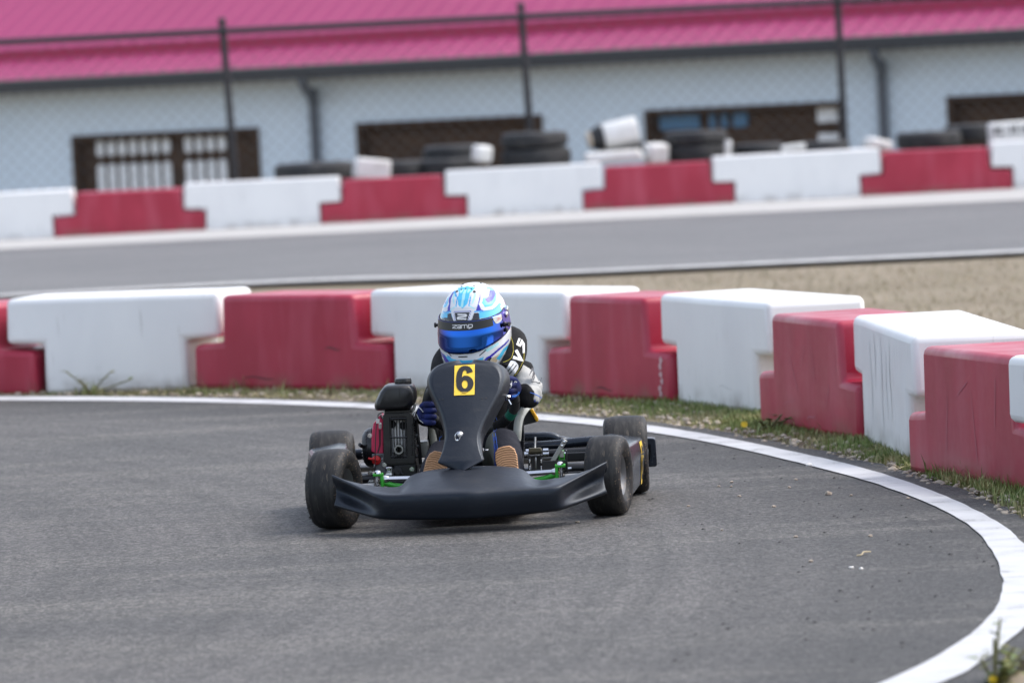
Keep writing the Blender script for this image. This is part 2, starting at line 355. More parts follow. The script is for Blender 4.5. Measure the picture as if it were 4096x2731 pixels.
def at_y(poly, y):
    for (x0, y0), (x1, y1) in zip(poly, poly[1:]):
        if (y0 >= y >= y1): return x0+(x1-x0)*(y0-y)/(y0-y1+1e-9)
    return None
def verge_spot():
    while True:
        y = rnd.uniform(14.5, 28.3); e, w = at_y(edge, y), at_y(wall_line, y)
        if e is None: continue
        w = w if w is not None else 2.6
        if y < 17.2: w = 2.4
        x = rnd.uniform(e-.04, w+.08)
        t = (x-e)/(w-e+1e-6)
        return x, y, t
lush, pale = [], []
def vh(x, y):
    e, w = at_y(edge, y), (at_y(wall_line, y) or 2.6)
    return max(0, min(1, (x-e)/(max(.05, min(w, 2.5)-e))))
while len(lush) < 21000 or len(pale) < 13000:
    x, y, t = verge_spot(); c = noise.noise((x*3, y*1.2, 0))*.5+.5; c2 = noise.noise((x*9, y*5, 3))*.5+.5
    if t < .10: continue
    if y < 24.5 and rnd.random() < (t-.22)*1.5*(c+c2-.35) and len(lush) < 21000: lush.append((x, y))
    elif rnd.random() < .5*(c+c2-.35) and len(pale) < 13000 and (y > 22.5 or rnd.random() < .5): pale.append((x, y))
blades('verge_grass', lush, M['grass'], .014, .040, .0022, hs=lambda x, y: vh(x, y)*(1.45 if y < 19.3 else .85))
blades('verge_dry_grass', pale, mk('yellow green grass', (.30,.28,.13), .7, var=[(2, (.21,.24,.08), .45, .6), (3, (.45,.39,.24), .45, .6)]), .008, .028, .0025, hs=vh)
# tufts against the foot of the wall
tuft = []
for x0, y0, n, r in ((-2.02,27.2,90,.10),(-1.35,26.95,60,.2),(-.85,26.5,60,.25),(-1.1,26.7,120,.4),(.95,22.3,160,.12),(1.02,22.0,130,.1),(1.28,20.2,300,.17),(1.22,20.9,200,.15),(1.42,19.2,500,.16),(1.5,18.6,500,.15),(1.6,18.0,450,.2),(.3,24.5,150,.3)):
    for _ in range(n): x, y = x0+rnd.gauss(0, r*.5), y0+rnd.gauss(0, r); tuft += [(x, y)] if (at_y(edge, y) or 9) < x-.02 else []
blades('verge_tufts', tuft, M['grass'], .022, .062, .0022, hs=lambda x, y: .95 if y < 19.6 or y > 26 else .5)
litter = []
for _ in range(900):
    x, y, t = verge_spot()
    if t < .6: litter.append((x, y))
mbl = MB()
for x, y in litter:
    a = rnd.uniform(0, 6.28); l = rnd.uniform(.02, .085); w = rnd.uniform(.0015, .004); z = rnd.uniform(-.006, .012)
    dx, dy = math.cos(a), math.sin(a); mbl.add([(x-dy*w, y+dx*w, z), (x+dy*w, y-dx*w, z), (x+dx*l, y+dy*l, z+rnd.uniform(0, .012))], [(0,1,2)])
o = obj('straw_litter', mbl, M['straw'], smooth=False); o['kind'] = 'stuff'
def rock(mb, c, s, sq=.6, seed=0):
    vs, fs = [], []; nu, nv = 7, 5
    for j in range(nv+1):
        for i in range(nu):
            t, p = 2*math.pi*i/nu, math.pi*j/nv; d = Vector((math.cos(t)*math.sin(p), math.sin(t)*math.sin(p), math.cos(p)*sq))
            k = s*(1+.45*noise.noise((d.x*1.7+seed, d.y*1.7, d.z*2+seed*.7))); vs.append((c[0]+d.x*k, c[1]+d.y*k, c[2]+d.z*k))
    for j in range(nv):
        for i in range(nu): fs.append((j*nu+i, j*nu+(i+1)%nu, (j+1)*nu+(i+1)%nu, (j+1)*nu+i))
    mb.add(vs, fs)
gr = MB()
for _ in range(1300):
    x, y, t = verge_spot()
    if t > .5 and rnd.random() < .7: continue
    rock(gr, (x, y, 0), rnd.uniform(.003, .014)*(1.3 if rnd.random() < .1 else 1), .6, rnd.random()*50)
o = obj('verge_gravel', gr, M['stone']); o['kind'] = 'stuff'
# dark rubber crumbs and grit strewn over the asphalt
cr = MB()
for _ in range(170):
    y = rnd.uniform(13.5, 25); e = at_y(inn, y) if y < 25 else 0
    if e is None: continue
    x = e-abs(rnd.gauss(0, .55)); s = rnd.uniform(.001, .004)
    cr.add([(x-s*2,y,.003),(x,y-s*2,.003),(x+s*2.2,y+s,.003),(x,y+s*2,.003),(x,y,.003+s)], [(0,1,4),(1,2,4),(2,3,4),(3,0,4)])
o = obj('rubber_crumbs', cr, M['crumb'], smooth=False); o['kind'] = 'stuff'
dg = [(rnd.uniform(-3, 5.5), rnd.uniform(26.5, 38.2)) for _ in range(12000)]
dg = [(x, y) for x, y in dg if (at_y(wall_line, y) is None or x > at_y(wall_line, y)+.5) and x > -4.5+(30-y)*.0]
blades('field_dry_grass', dg, M['drygrass'], .008, .03, .004)
dg2 = [(rnd.uniform(1.2, 3.4), rnd.uniform(19, 27)) for _ in range(9000)]
dg2 = [(x, y) for x, y in dg2 if (at_y(wall_line, y) or 2.2)+.6 < x]
blades('field_grass', dg2, M['drygrass'], .01, .04, .003)

# ------------------------------------------------------------------ plastic barrier blocks
def block_mesh(L, red, H, T, far=False):
    """profile in x (along the wall), z; red: wide foot, narrow head; white: narrow foot, wide head"""
    h = H*.5; ins = .2; r = .022; tp = .012
    if far: ins = .215
    g1 = -.006 if far else .012
    if red: P = [(-L/2,0),(L/2,0),(L/2-tp*.5,h-.01),(L/2-ins,h),(L/2-ins-tp,H),(-L/2+ins+tp,H),(-L/2+ins,h),(-L/2+tp*.5,h-.01)]
    else: P = [(-L/2,0),(L/2,0),(L/2-tp*.5,h+g1),(L/2+ins-.01,h+g1+.004),(L/2+ins-.02,H),(-L/2-ins+.02,H),(-L/2-ins+.01,h+g1+.004),(-L/2+tp*.5,h+g1)]
    mb = MB(); mb.prism(P, 0, T)
    return mb
def block(i, col, A, B, H, T, label, group, far=False):
    A, B = Vector(A), Vector(B); c = (A+B)/2; d = B-A
    mb = block_mesh(d.length, col == 'red', H, T, far)
    o = obj('barrier_block', mb, M[col+'_block'], bevel=.028 if not far else .012)
    # faces are cut finer so the moulding can sag and bow a little
    bm = bmesh.new(); bm.from_mesh(o.data)
    bmesh.ops.triangulate(bm, faces=bm.faces)
    bmesh.ops.join_triangles(bm, faces=bm.faces, angle_face_threshold=.3, angle_shape_threshold=.3, cmp_seam=False, cmp_sharp=False, cmp_uvs=False, cmp_vcols=False, cmp_materials=False)
    bm.to_mesh(o.data); bm.free()
    o.location = (c.x, c.y, -.012); o.rotation_euler = (R(rnd.uniform(-.6,.6)), R(rnd.uniform(-.5,.5)), math.atan2(d.y, d.x))
    return tag(o, label, 'barrier', group)
NL = ['red plastic barrier block cut off by the left edge, start of the near wall', 'long white barrier block left of the widest red block, weed at its foot',
 'widest red barrier block in full view, between two white ones left of the engine', 'white barrier block directly behind the helmet',
 'red barrier block with a pale scrape, just right of the racer in the near wall', 'white barrier block between the scraped red block and the chalky red one',
 'chalky red barrier block with green weed and yellow bloom at its foot', 'white barrier block with grey streaks and a wide visible top, second white from right edge',
 'large red barrier block nearest the camera with long grass at its foot', 'white barrier block only partly in frame at the right edge', 'red barrier block at the near end of the wall']
near_blocks = [block(i, c, A, B, .452 if c == 'red' else .468, .43, NL[i], 'red and white barrier blocks round the hairpin') for i, (c, A, B) in enumerate(NEAR[:-1])]
# marks left on the plastic: a chalky scrape, scratches, grey run-off streaks
def mark(o, pts, w, mat):
    m = MB(); n = len(pts); vs = []
    for i, (x, z) in enumerate(pts):
        k_ = w*(.35+.65*math.sin(math.pi*(i+.6)/(n+.2)))*(1+.5*noise.noise((x*40, z*40, 7)))
        a = pts[max(i-1,0)]; c_ = pts[min(i+1,n-1)]; d = Vector((c_[0]-a[0], c_[1]-a[1])).normalized()
        vs += [(x-d.y*k_, -.0022, z+d.x*k_), (x+d.y*k_, -.0022, z-d.x*k_)]
    m.add(vs, [(2*i, 2*i+1, 2*i+3, 2*i+2) for i in range(n-1)]); return obj('scuff_mark', m, mat, o, smooth=False)
sc1 = mk('chalky scrape', (.62,.40,.42), .8); sc2 = mk('pale scratch', (.46,.13,.17), .6); sc3 = mk('grey streak', (.72,.72,.715), .6); sc4 = mk('rubber scuff', (.10,.03,.035), .6)
q_ = random.Random(3)
for z0 in (.03, .055, .085, .115, .15, .175):
    x0 = .455+q_.uniform(-.012, .012); mark(near_blocks[4], [(x0+q_.uniform(-.006,.006), z0+j*.006) for j in range(5)], .011, sc1)
for x0, z0, dx, dz, w_ in ((-.2,.30,.10,-.13,.0022),(-.05,.25,.06,.10,.002),(.12,.2,-.03,.16,.0025),(.25,.12,.05,.09,.002),(-.3,.10,.16,.03,.002),(.0,.06,.12,.02,.003)):
    mark(near_blocks[6], [(x0+dx*t/6, z0+dz*t/6+.004*math.sin(t)) for t in range(7)], w_, sc2)
for x0, z0, dx, dz in ((-.25,.1,.04,.2),(.1,.08,-.05,.25),(.3,.2,.03,.18),(-.1,.3,.12,.05)): mark(near_blocks[8], [(x0+dx*t/6, z0+dz*t/6) for t in range(7)], .0022, sc2)
for x0, z0, l_ in ((-.30,.40,.30),(-.18,.43,.2),(-.02,.42,.36),(.10,.38,.25),(.2,.43,.3)): mark(near_blocks[7], [(x0+.010*math.sin(t*.9+x0*9), z0-l_*t/8) for t in range(9)], .006, sc3)
for bi, x0, z0, dx in ((3,-.2,.12,.22),(5,.05,.10,.18),(2,-.3,.06,.2),(4,-.1,.05,.14),(2,.25,.2,.1)): mark(near_blocks[bi], [(x0+dx*t/8, z0+.006*math.sin(t*.7)) for t in range(9)], .0035, sc3 if bi in (3, 5) else sc4)
FL = ['far white barrier block at the left edge of the frame', 'far red barrier block below the slatted window', 'far white barrier block between the slatted window and the white foam chunk', 'far red barrier block below the white foam chunk',
 'far white barrier block below the fat stacked tyres', 'far red barrier block below the tilted white drum', 'far white barrier block below the window with blue panels', 'far red barrier block below the low tyre near the right edge', 'far white barrier block at the right edge under the printed box']
xs_far = [(-6.1,-4.337,'white'),(-4.33,-2.877,'red'),(-2.87,-1.777,'white'),(-1.77,-.367,'red'),(-.36,.743,'white'),(.75,2.203,'red'),(2.21,3.413,'white'),(3.42,4.873,'red'),(4.88,6.2,'white')]
for i, (x0, x1, c) in enumerate(xs_far):
    block(i, c, (x0, 54.55), (x1, 54.55), .425 if c == 'red' else .462, .45, FL[i], 'red and white barrier blocks along the back straight', True)

# ------------------------------------------------------------------ tyres and white lumps behind the far wall
def road_tyre(loc, D, W, label, rot=(0,0,0), mat='old_tyre'):
    r = D/2; ri = r*.55
    prof = [(-W*.42, ri), (-W/2, ri+.25*(r-ri)), (-W*.5, r*.86), (-W*.40, r*.975), (-W*.2, r), (0, r*1.003), (W*.2, r), (W*.40, r*.975), (W*.5, r*.86), (W/2, ri+.25*(r-ri)), (W*.42, ri), (0, ri*.97), (-W*.42, ri)]
    # grooves round the tread
    pr = []
    for a, q in prof: pr.append((a, q))
    mb = MB(); mb.lathe(pr, 40, 'z')
    for k in (-.22, 0, .22): mb.lathe([(W*(k-.03), r*1.0035), (W*k, r*1.011), (W*(k+.03), r*1.0035)], 40, 'z')
    o = obj('old_tyre', mb, M[mat]); o.location = loc; o.rotation_euler = rot
    return tag(o, label, 'tyre', 'old tyres stacked behind the far wall')
YT = 55.75
road_tyre((-1.85, YT, .47), .78, .22, 'low dark tyre under the left downpipe, behind the far wall')
road_tyre((-1.0, YT+.1, .45), .6, .2, 'small dark tyre just right of the white foam chunk')
road_tyre((-.54, YT+.05, .45), .62, .2, 'lower tyre of the pair left of the white cube')
road_tyre((-.50, YT+.25, .59), .56, .17, 'upper tyre of the pair left of the white cube')
road_tyre((.33, YT, .51), .68, .2, 'lower of the two fat tyres stacked below the middle fence post')
road_tyre((.32, YT, .69), .655, .15, 'upper of the two fat tyres stacked below the middle fence post')
road_tyre((1.9, YT, .48), .64, .17, 'lower of the two tyres in front of the window with blue panels')
road_tyre((1.9, YT, .63), .62, .13, 'upper of the two tyres in front of the window with blue panels')
road_tyre((2.52, YT+.2, .46), .5, .16, 'small grey tyre right of the window-front tyre pair', mat='old_tyre')
road_tyre((3.16, YT+.1, .45), .5, .16, 'low tyre at the foot of the right fence post')
road_tyre((4.18, YT, .49), .64, .17, 'low dark tyre over the last red far block')
road_tyre((4.62, YT+.3, .53), .52, .18, 'dark tyre half behind the printed white box')
for z_, n_ in ((.12, 8),):  # tyres that carry the visible ones
    for x in (-1.85, -.52, .33, 1.9, 4.18):
        o = road_tyre((x, YT, .21), .66, .24, 'old tyre at the bottom of a stack hidden behind the far wall')
def lump(name, c, s, label, cat, rot=(0,0,0), seed=0, mat='chalk', squash=True, bev=.03):
    mb = MB(); mb.box((0,0,0), s)
    o = obj(name, mb, M[mat], bevel=bev); 
    for v in o.data.vertices: v.co *= 1+.12*noise.noise((v.co.x*9+seed, v.co.y*9, v.co.z*9+seed))
    o.location = c; o.rotation_euler = rot
    return tag(o, label, cat, 'white lumps on and behind the far wall')
lump('foam_chunk', (-1.28, YT-.35, .49), (.34,.22,.2), 'white foam chunk left of the small tyre on the far wall', 'foam block', (0, R(8), .2), 1)
lump('foam_cube', (-.2, YT-.42, .585), (.16,.16,.16), 'small white cube on top of the far wall between two tyre stacks', 'foam block', (.1, .1, .5), 2)
lump('foam_slab', (1.08, YT-.3, .49), (.56,.2,.11), 'flat white slab right under the tilted drum', 'foam block', (0, R(-2), .05), 3)
lump('foam_chunk', (1.5, YT-.25, .5), (.21,.18,.19), 'white chunk right of the flat slab under the drum', 'foam block', (.1, 0, .4), 4)
lump('foam_sliver', (2.2, YT-.3, .51), (.06,.06,.17), 'thin white upright sliver beside the window-front tyres', 'foam block', (0, R(6), .2), 5, bev=.012)
lump('foam_slab', (2.83, YT-.4, .49), (.24,.16,.07), 'thin white slab on the wall below the right window half', 'foam block', (0, R(-4), 0), 6, bev=.02)
lump('foam_chunk', (3.65, YT-.45, .485), (.26,.18,.10), 'white chunk on the wall at the foot of the right downpipe', 'foam block', (0, R(14), .3), 7)
bx = lump('printed_box', (4.97, YT-.3, .53), (.46,.25,.21), 'white box with dark printed marks at the right edge', 'box', (0, R(-2), 0), 8)
for x, z, w, h in ((-.17,.03,.03,.07),(-.12,.045,.05,.018),(-.12,.0,.05,.018),(-.02,.03,.02,.08),(.03,.03,.02,.08),(.12,.02,.05,.05)):
    mk_ = MB(); mk_.add([(x-w/2,-.134,z-h/2),(x+w/2,-.134,z-h/2),(x+w/2,-.134,z+h/2),(x-w/2,-.134,z+h/2)], [(0,1,2,3)]); obj('print', mk_, M['ink'], bx)
# tilted drum: a black tyre with a white painted wide band
dr = empty('tilted_drum', (1.12, YT, .70)); dr.rotation_euler = (R(12), R(-9), R(8)); tag(dr, 'tilted drum with white band and black end resting above the far wall', 'drum')
m1 = MB(); m1.lathe([(-.13,.05),(-.13,.125),(-.115,.135),(.2,.14),(.21,.13),(.21,.05)], 32, 'x', cap=True); obj('drum_body', m1, M['chalk'], dr)
m1 = MB(); m1.lathe([(-.25,.03),(-.25,.085),(-.235,.10),(-.134,.128),(-.131,.12),(-.131,.03)], 32, 'x', cap=True); obj('drum_end', m1, M['old_tyre'], dr)
m1 = MB(); m1.lathe([(-.285,.05),(-.285,.075),(-.268,.085),(-.252,.08),(-.252,.05)], 32, 'x', cap=True); obj('drum_rim', m1, mk('cream rim', (.62,.53,.42), .6), dr)
m1 = MB(); m1.box((0,-.02,-.165), (.6,.3,.035)); obj('drum_base', m1, M['old_tyre'], dr, bevel=.008)

# ------------------------------------------------------------------ chain-link fence
fe = empty('chain_link_fence', (.3, 56.5, 0)); tag(fe, 'tall chain-link fence on black posts before the pale blue building', 'fence')
FX = [(-5.4,-.05),(-2.64,-.07),(.31,-.055),(3.4,-.005),(6.2,0)]
for x, ln_ in FX:
    mb = MB(); mb.tube([(x-.3, 0, -.2), (x-.3+ln_*1.0, 0, 2.02)], .036, 10); mb.lathe([(0,.041),(.03,.041),(.045,.02)], 10, 'z', (x-.3+ln_, 0, 2.0), cap=True); obj('post', mb, M['fence'], fe)
mb = MB(); mb.tube([(-7, -.05, 1.915), (7, -.05, 1.885)], .034, 8); obj('top_rail', mb, M['fence'], fe)
mb = MB(); P_ = .07; nx, nz_ = int(12/P_), int(1.85/P_)
vid = {}
for i in range(nx+1):
    for j in range(nz_+1):
        if (i+j) % 2 == 0: vid[(i, j)] = len(mb.v); mb.v.append((-6+i*P_, -.06+.008*(1 if i % 2 else -1), .03+j*P_))
for (i, j) in list(vid):
    q = [(i, j), (i+1, j+1), (i, j+2), (i-1, j+1)]
    if all(p in vid for p in q): mb.f.append(tuple(vid[p] for p in q))
o = obj('mesh_panel', mb, M['mesh_wire'], fe, smooth=False)
w = o.modifiers.new('w', 'WIREFRAME'); w.thickness = .005; w.use_even_offset = False; w.use_boundary = True

# ------------------------------------------------------------------ building with the magenta roof
PSI = R(24)
bd = empty('track_building', (.1, 62.6, -1.1), -PSI); tag(bd, 'long low building with magenta metal roof and pale blue wall', 'building')
# local: x along the eave, y into the building, z up from its own ground; eave at 2.55
mb = MB(); EZ = 2.53
def wallquad(x0, x1, z0, z1): mb.add([(x0,0,z0),(x1,0,z0),(x1,0,z1),(x0,0,z1)], [(0,1,2,3)])
# openings in the wall (x range found along the wall), all with their heads at 1.93
def wx(X, Y0=62.6):  # camera-independent: where the wall line crosses a direction X/60 from the stand point
    k = X/60.0; c, s = math.cos(PSI), math.sin(PSI)  # wall point = (.1 + u c, 62.6 - u s)
    return (k*62.6-.1)/(c+k*s)
OP = [(wx(-4.52), wx(-2.55)), (wx(-1.52), wx(.44)), (wx(1.52), wx(3.63)), (wx(4.71), wx(6.9))]
HD = [1.97, 1.965, 1.96, 1.955]; SILL = .75
cuts = [-16] + [v for a in OP for v in a] + [16]
for i in range(0, len(cuts), 2): wallquad(cuts[i], cuts[i+1], 0, EZ)
for (a, b), h in zip(OP, HD): wallquad(a, b, h, EZ); wallquad(a, b, 0, SILL)
mb.add([(-16,0,0),(-16,7,0),(-16,7,EZ),(-16,0,EZ),(16,0,0),(16,7,0),(16,7,EZ),(16,0,EZ)], [(0,1,2,3),(4,5,6,7),(1,5,6,2)])
obj('wall', mb, M['wall'], bd, smooth=False)
for wi, ((a, b), h) in enumerate(zip(OP, HD)):
    m1 = MB(); m1.box(((a+b)/2, .12, (h+SILL)/2), (b-a, .03, h-SILL)); wn = obj('window', m1, M['window_wood'], bd, smooth=False)
    m1 = MB()
    for x in (a+.03, b-.03): m1.box((x, .015, (h+SILL)/2), (.06, .1, h-SILL))
    m1.box(((a+b)/2, .015, h-.03), (b-a-.12, .1, .06)); obj('frame', m1, M['window_wood'], wn, smooth=False, bevel=.005)
    if wi == 0:
        n = 13; wd = (b-a)*.77/n
        for k in range(n):
            if k in (0, 8): continue
            x = a+.1+(k+.5)*wd
            for z0, z1, tw in ((1.72, 1.9, .62), (1.0, 1.63, .66)):
                m1 = MB(); q = wd*tw/2; c_ = .03
                m1.prism([(x-q, z0+c_), (x-q*.4, z0), (x+q*.4, z0), (x+q, z0+c_), (x+q, z1-c_), (x+q*.4, z1), (x-q*.4, z1), (x-q, z1-c_)], .07, .1)
                obj('slat', m1, M['slat'], wn, smooth=False)
    if wi == 2:
        for x0, x1 in ((.06,.26),(.31,.34),(.37,.40),(.43,.5)):
            m1 = MB(); m1.box((lerp(a,b,(x0+x1)/2), .085, 1.81), ((b-a)*(x1-x0), .03, .16)); obj('pane', m1, M['blue_glass'], wn, smooth=False)
        for z0, z1 in ((1.74,1.93),(1.2,1.62)):
            m1 = MB(); m1.box((lerp(a,b,.9), .085, (z0+z1)/2), ((b-a)*.1, .03, z1-z0)); obj('pane', m1, M['slat'], wn, smooth=False)
# roof: ribbed sheets, lower skirt, crimson flashing, upper slope
def ribbed(x0, x1, y0, z0, y1, z1, pitch=.23):
    m_ = MB(); rows = [[], []]; x = x0
    while x < x1:
        for dx, dz in ((0,0),(.055,0),(.075,.011),(.105,.011),(.125,0)):
            rows[0].append((x+dx, y0, z0+dz)); rows[1].append((x+dx, y1, z1+dz))
        x += pitch
    m_.grid(rows); return m_
obj('roof', ribbed(-17, 17, -.42, EZ+.11, .28, EZ+.33, .23), M['roof'], bd, smooth=False)
m1 = MB(); m1.add([(-17,.26,EZ+.30),(17,.26,EZ+.30),(17,.30,EZ+.44),(-17,.30,EZ+.44)], [(0,1,2,3)]); obj('roof_flashing', m1, M['roof_crimson'], bd, smooth=False)
obj('roof', ribbed(-17, 17, .28, EZ+.445, 6.5, EZ+.445+6.2*.44, .23), M['roof'], bd, smooth=False)
m1 = MB(); m1.add([(-17,6.5,EZ+3.17),(17,6.5,EZ+3.17),(17,12,EZ+.5),(-17,12,EZ+.5)], [(0,1,2,3)]); obj('roof', m1, M['roof'], bd, smooth=False)
m1 = MB(); m1.prism([(-.43, -.02), (-.43-.10, .0), (-.43-.12, .13), (-.43, .135)], -17, 17, lambda x, y, z: (y, x, EZ-.03+z)); obj('gutter', m1, M['gutter'], bd, smooth=False, bevel=.01)
m1 = MB(); m1.add([(-17,-.42,EZ-.02),(17,-.42,EZ-.02),(17,0.02,EZ-.02),(-17,0.02,EZ-.02)], [(0,1,2,3)]); obj('soffit', m1, M['gutter'], bd, smooth=False)
for X in (-1.94, 4.05):
    u = wx(X); m1 = MB(); m1.tube(smoothpath([(u+.07,-.46,EZ-.03),(u+.07,-.42,EZ-.12),(u+.02,-.12,EZ-.27),(u,-.06,EZ-.38),(u,-.06,.05)], 5), .055, 10); obj('downpipe', m1, M['pipe'], bd)

# ------------------------------------------------------------------ go-kart
KLOC, KROT = (-.1607, 18.4283, 0), -R(1.6)
kart = empty('go_kart', KLOC, KROT); tag(kart, 'black racing go-kart with a yellow number 6 on its front panel, cornering on the asphalt', 'go-kart')
# kart axes: x to its left, y to its tail, z up; origin on the ground under the front axle
def sl(p, Y, Y0): return (p[0], Y, p[1]-(Y-Y0)*.066)     # a traced outline point moved to its own depth
def kc(u, v, Y):  # front elevation tracing of the kart
    k = (Y+.05)/.5
    return (lerp(-.552,-.585,k)+lerp(.000552,.000566,k)*u-.0000295*v, Y, lerp(.848,.831,k)-.0000275*u-lerp(.000552,.000567,k)*v)
def hz(u, v, Y=.60):
    k = (Y-.56)/.1
    return (lerp(-.176,-.180,k)+lerp(.000213,.000214,k)*u-.000011*v, Y, lerp(.789,.786,k)-.0000105*u-lerp(.000213,.000215,k)*v)
def bk(u, v, Y):
    k = (Y-.1)/.4
    return (lerp(.146,.135,k)+lerp(.000156,.000159,k)*u-.000008*v, Y, lerp(.309,.284,k)-.000008*u-lerp(.000156,.00016,k)*v)
def ec(u, v, Y=.42): return (-.392+.000291*u-.000015*v, Y, .515-.000015*u-.000292*v-(Y-.42)*.066)
def bvh_of(*obs):
    vs, fs = [], []
    for o in obs:
        dg = bpy.context.evaluated_depsgraph_get(); me = o.evaluated_get(dg).to_mesh(); n = len(vs)
        vs += [v.co.copy() for v in me.vertices]; fs += [[i+n for i in p.vertices] for p in me.polygons]
    return BVHTree.FromPolygons(vs, fs)
def stroke(pts, w, closed=False):
    P = [Vector(p) for p in pts]; L_, R_ = [], []
    for i, p in enumerate(P):
        a = P[i-1] if i else None; b = P[i+1] if i < len(P)-1 else None
        d1 = (p-a).normalized() if a is not None else (b-p).normalized(); d2 = (b-p).normalized() if b is not None else d1
        n = Vector((-(d1+d2).y, (d1+d2).x)); n = n.normalized() if n.length > 1e-6 else Vector((-d1.y, d1.x))
        k = w/2/max(.45, n.dot(Vector((-d1.y, d1.x)))); L_.append(tuple(p+n*k)); R_.append(tuple(p-n*k))
    return L_+R_[::-1]
def decal(mb, poly, tree, off, holes=(), maxlen=.012, y0=-2):
    """lay a flat x,z outline on the surface behind it (looking along +y)"""
    allp = [Vector((x, z, 0)) for q in (poly, *holes) for x, z in q]
    tr = tessellate_polygon([[Vector((x, z, 0)) for x, z in q] for q in (poly, *holes)])
    bm = bmesh.new(); vv = [bm.verts.new(p) for p in allp]
    for t in tr:
        try: bm.faces.new([vv[i] for i in t])
        except ValueError: pass
    for _ in range(5):
        es = [e for e in bm.edges if e.calc_length() > maxlen]
        if not es: break
        bmesh.ops.subdivide_edges(bm, edges=es, cuts=1); bmesh.ops.triangulate(bm, faces=bm.faces)
    bm.verts.index_update(); vs = []
    last = None
    for v in bm.verts:
        h = tree.ray_cast(Vector((v.co.x, y0, v.co.y)), Vector((0, 1, 0)))
        if h[0] is not None: last = h[0].y; vs.append(Vector(h[0])+(h[1] if h[1].y < 0 else -h[1])*off)
        else: vs.append((v.co.x, (last if last is not None else 0)-off, v.co.y))
    mb.add(vs, [[v.index for v in f.verts] for f in bm.faces]); bm.free(); return mb
def six(cx, cz, w, h, shx=0):
    """outline and counter of a bold condensed 6"""
    def E_(x, z): return (cx+(x-.5)*w+(z-.5)*h*shx, cz+(z-.5)*h)
    out_, inn_ = [], []
    for k in range(29):   # round foot and left side, up to the hooked head
        t = R(60-k*10.6); out_.append(E_(.5+.5*math.cos(t)*(1), .31+.31*math.sin(t)) if t > R(-178) else None)
    out_ = []
    for t in range(78, -181, -12): out_.append(E_(.52+.48*math.cos(R(t)), .315+.315*math.sin(R(t))))
    out_ += [E_(.03,.45), E_(.045,.62), E_(.09,.77), E_(.18,.89), E_(.30,.965), E_(.46,1.0), E_(.64,.99), E_(.79,.945), E_(.90,.86), E_(.96,.755), E_(.63,.70), E_(.615,.78), E_(.56,.83), E_(.48,.83), E_(.41,.77), E_(.37,.66), E_(.36,.56), E_(.42,.61), E_(.5,.63)]
    for t in range(0, 360, 20): inn_.append(E_(.515+.165*math.cos(R(t)), .30+.155*math.sin(R(t))))
    return out_, inn_

# ---- nose spoiler
def nose():
    T = [(-.437,.187,-.17),(-.40,.178,-.19),(-.355,.167,-.20),(-.318,.159,-.215),(-.300,.1565,-.22),(-.289,.155,-.223),(-.265,.153,-.226),(-.232,.1515,-.23),(-.212,.156,-.21),(-.2,.168,-.175),(-.190,.183,-.155),(-.168,.194,-.145),(-.12,.2025,-.14),(-.055,.208,-.135),(-.022,.2085,-.135),(0.006,.2085,-.135),(.034,.2085,-.135),(.07,.208,-.135),(.12,.203,-.14),(.16,.196,-.145),(.184,.187,-.15),(.199,.172,-.17),(.21,.158,-.205),(.235,.1515,-.225),(.272,.153,-.226),(.296,.1545,-.224),(.308,.156,-.222),(.335,.159,-.215),(.37,.166,-.20),(.415,.175,-.19),(.452,.183,-.17)]
    rows = []
    for x, z, y in T:
        zt = z-(y+.28)*.068
        s = abs(x-.008); left = x < 0
        e = max(0, (s-.285)/.16); e = min(1, e)
        yc = lerp(-.436+.15*max(0, s-.02)-(.006 if s < .03 else 0), -.195, e**1.05); zc = lerp(.127, .186, e**1.15)
        bend = 1 if abs(x) < .30 else 0
        yb = lerp(-.412+.13*max(0, s-.02)-(.007 if s < .03 else 0), -.21, e**1.08); zb = lerp(.045+.01*(s/.3)**2, .088, e**1.4)
        xin = x*(1-.035*e)       # the wing's end face is hollow
        ym = lerp((yc+yb)/2-.006, -.165, e) if e > 0 else (yc+yb)/2-.008
        hollow = .036*math.sin(math.pi*min(1, e))
        yt2, zt2 = lerp(y, yc, .45), lerp(zt, zc, .45)+(.006 if s < .19 else .0)
        # fold running from the step of the hump down to the front edge
        fold = .016*math.exp(-((s-.222)/.024)**2)
        rows.append([(x, y+.035, zt-.03), (x, y, zt), (lerp(x, xin, .2), yt2, zt2-fold), (x, yc+.012, zc+.006), (x, yc, zc-.004), (xin, ym+hollow, lerp(zc, zb, .5)), (lerp(x, xin, .5), yb-.003+hollow*.25, zb+.012), (x*.997, yb, zb), (x*.98, yb+.05, zb-.004)])
    m = MB(); m.grid(rows); return m
no = obj('nose_spoiler', nose(), M['nose_plastic'], kart, sub=2, solid=.005)
# scuffed seam and dent on the chin
m1 = MB(); m1.lathe([(0,.032),(.004,.026),(.006,.012),(.0065,.0)], 24, 'y', (0,0,0))
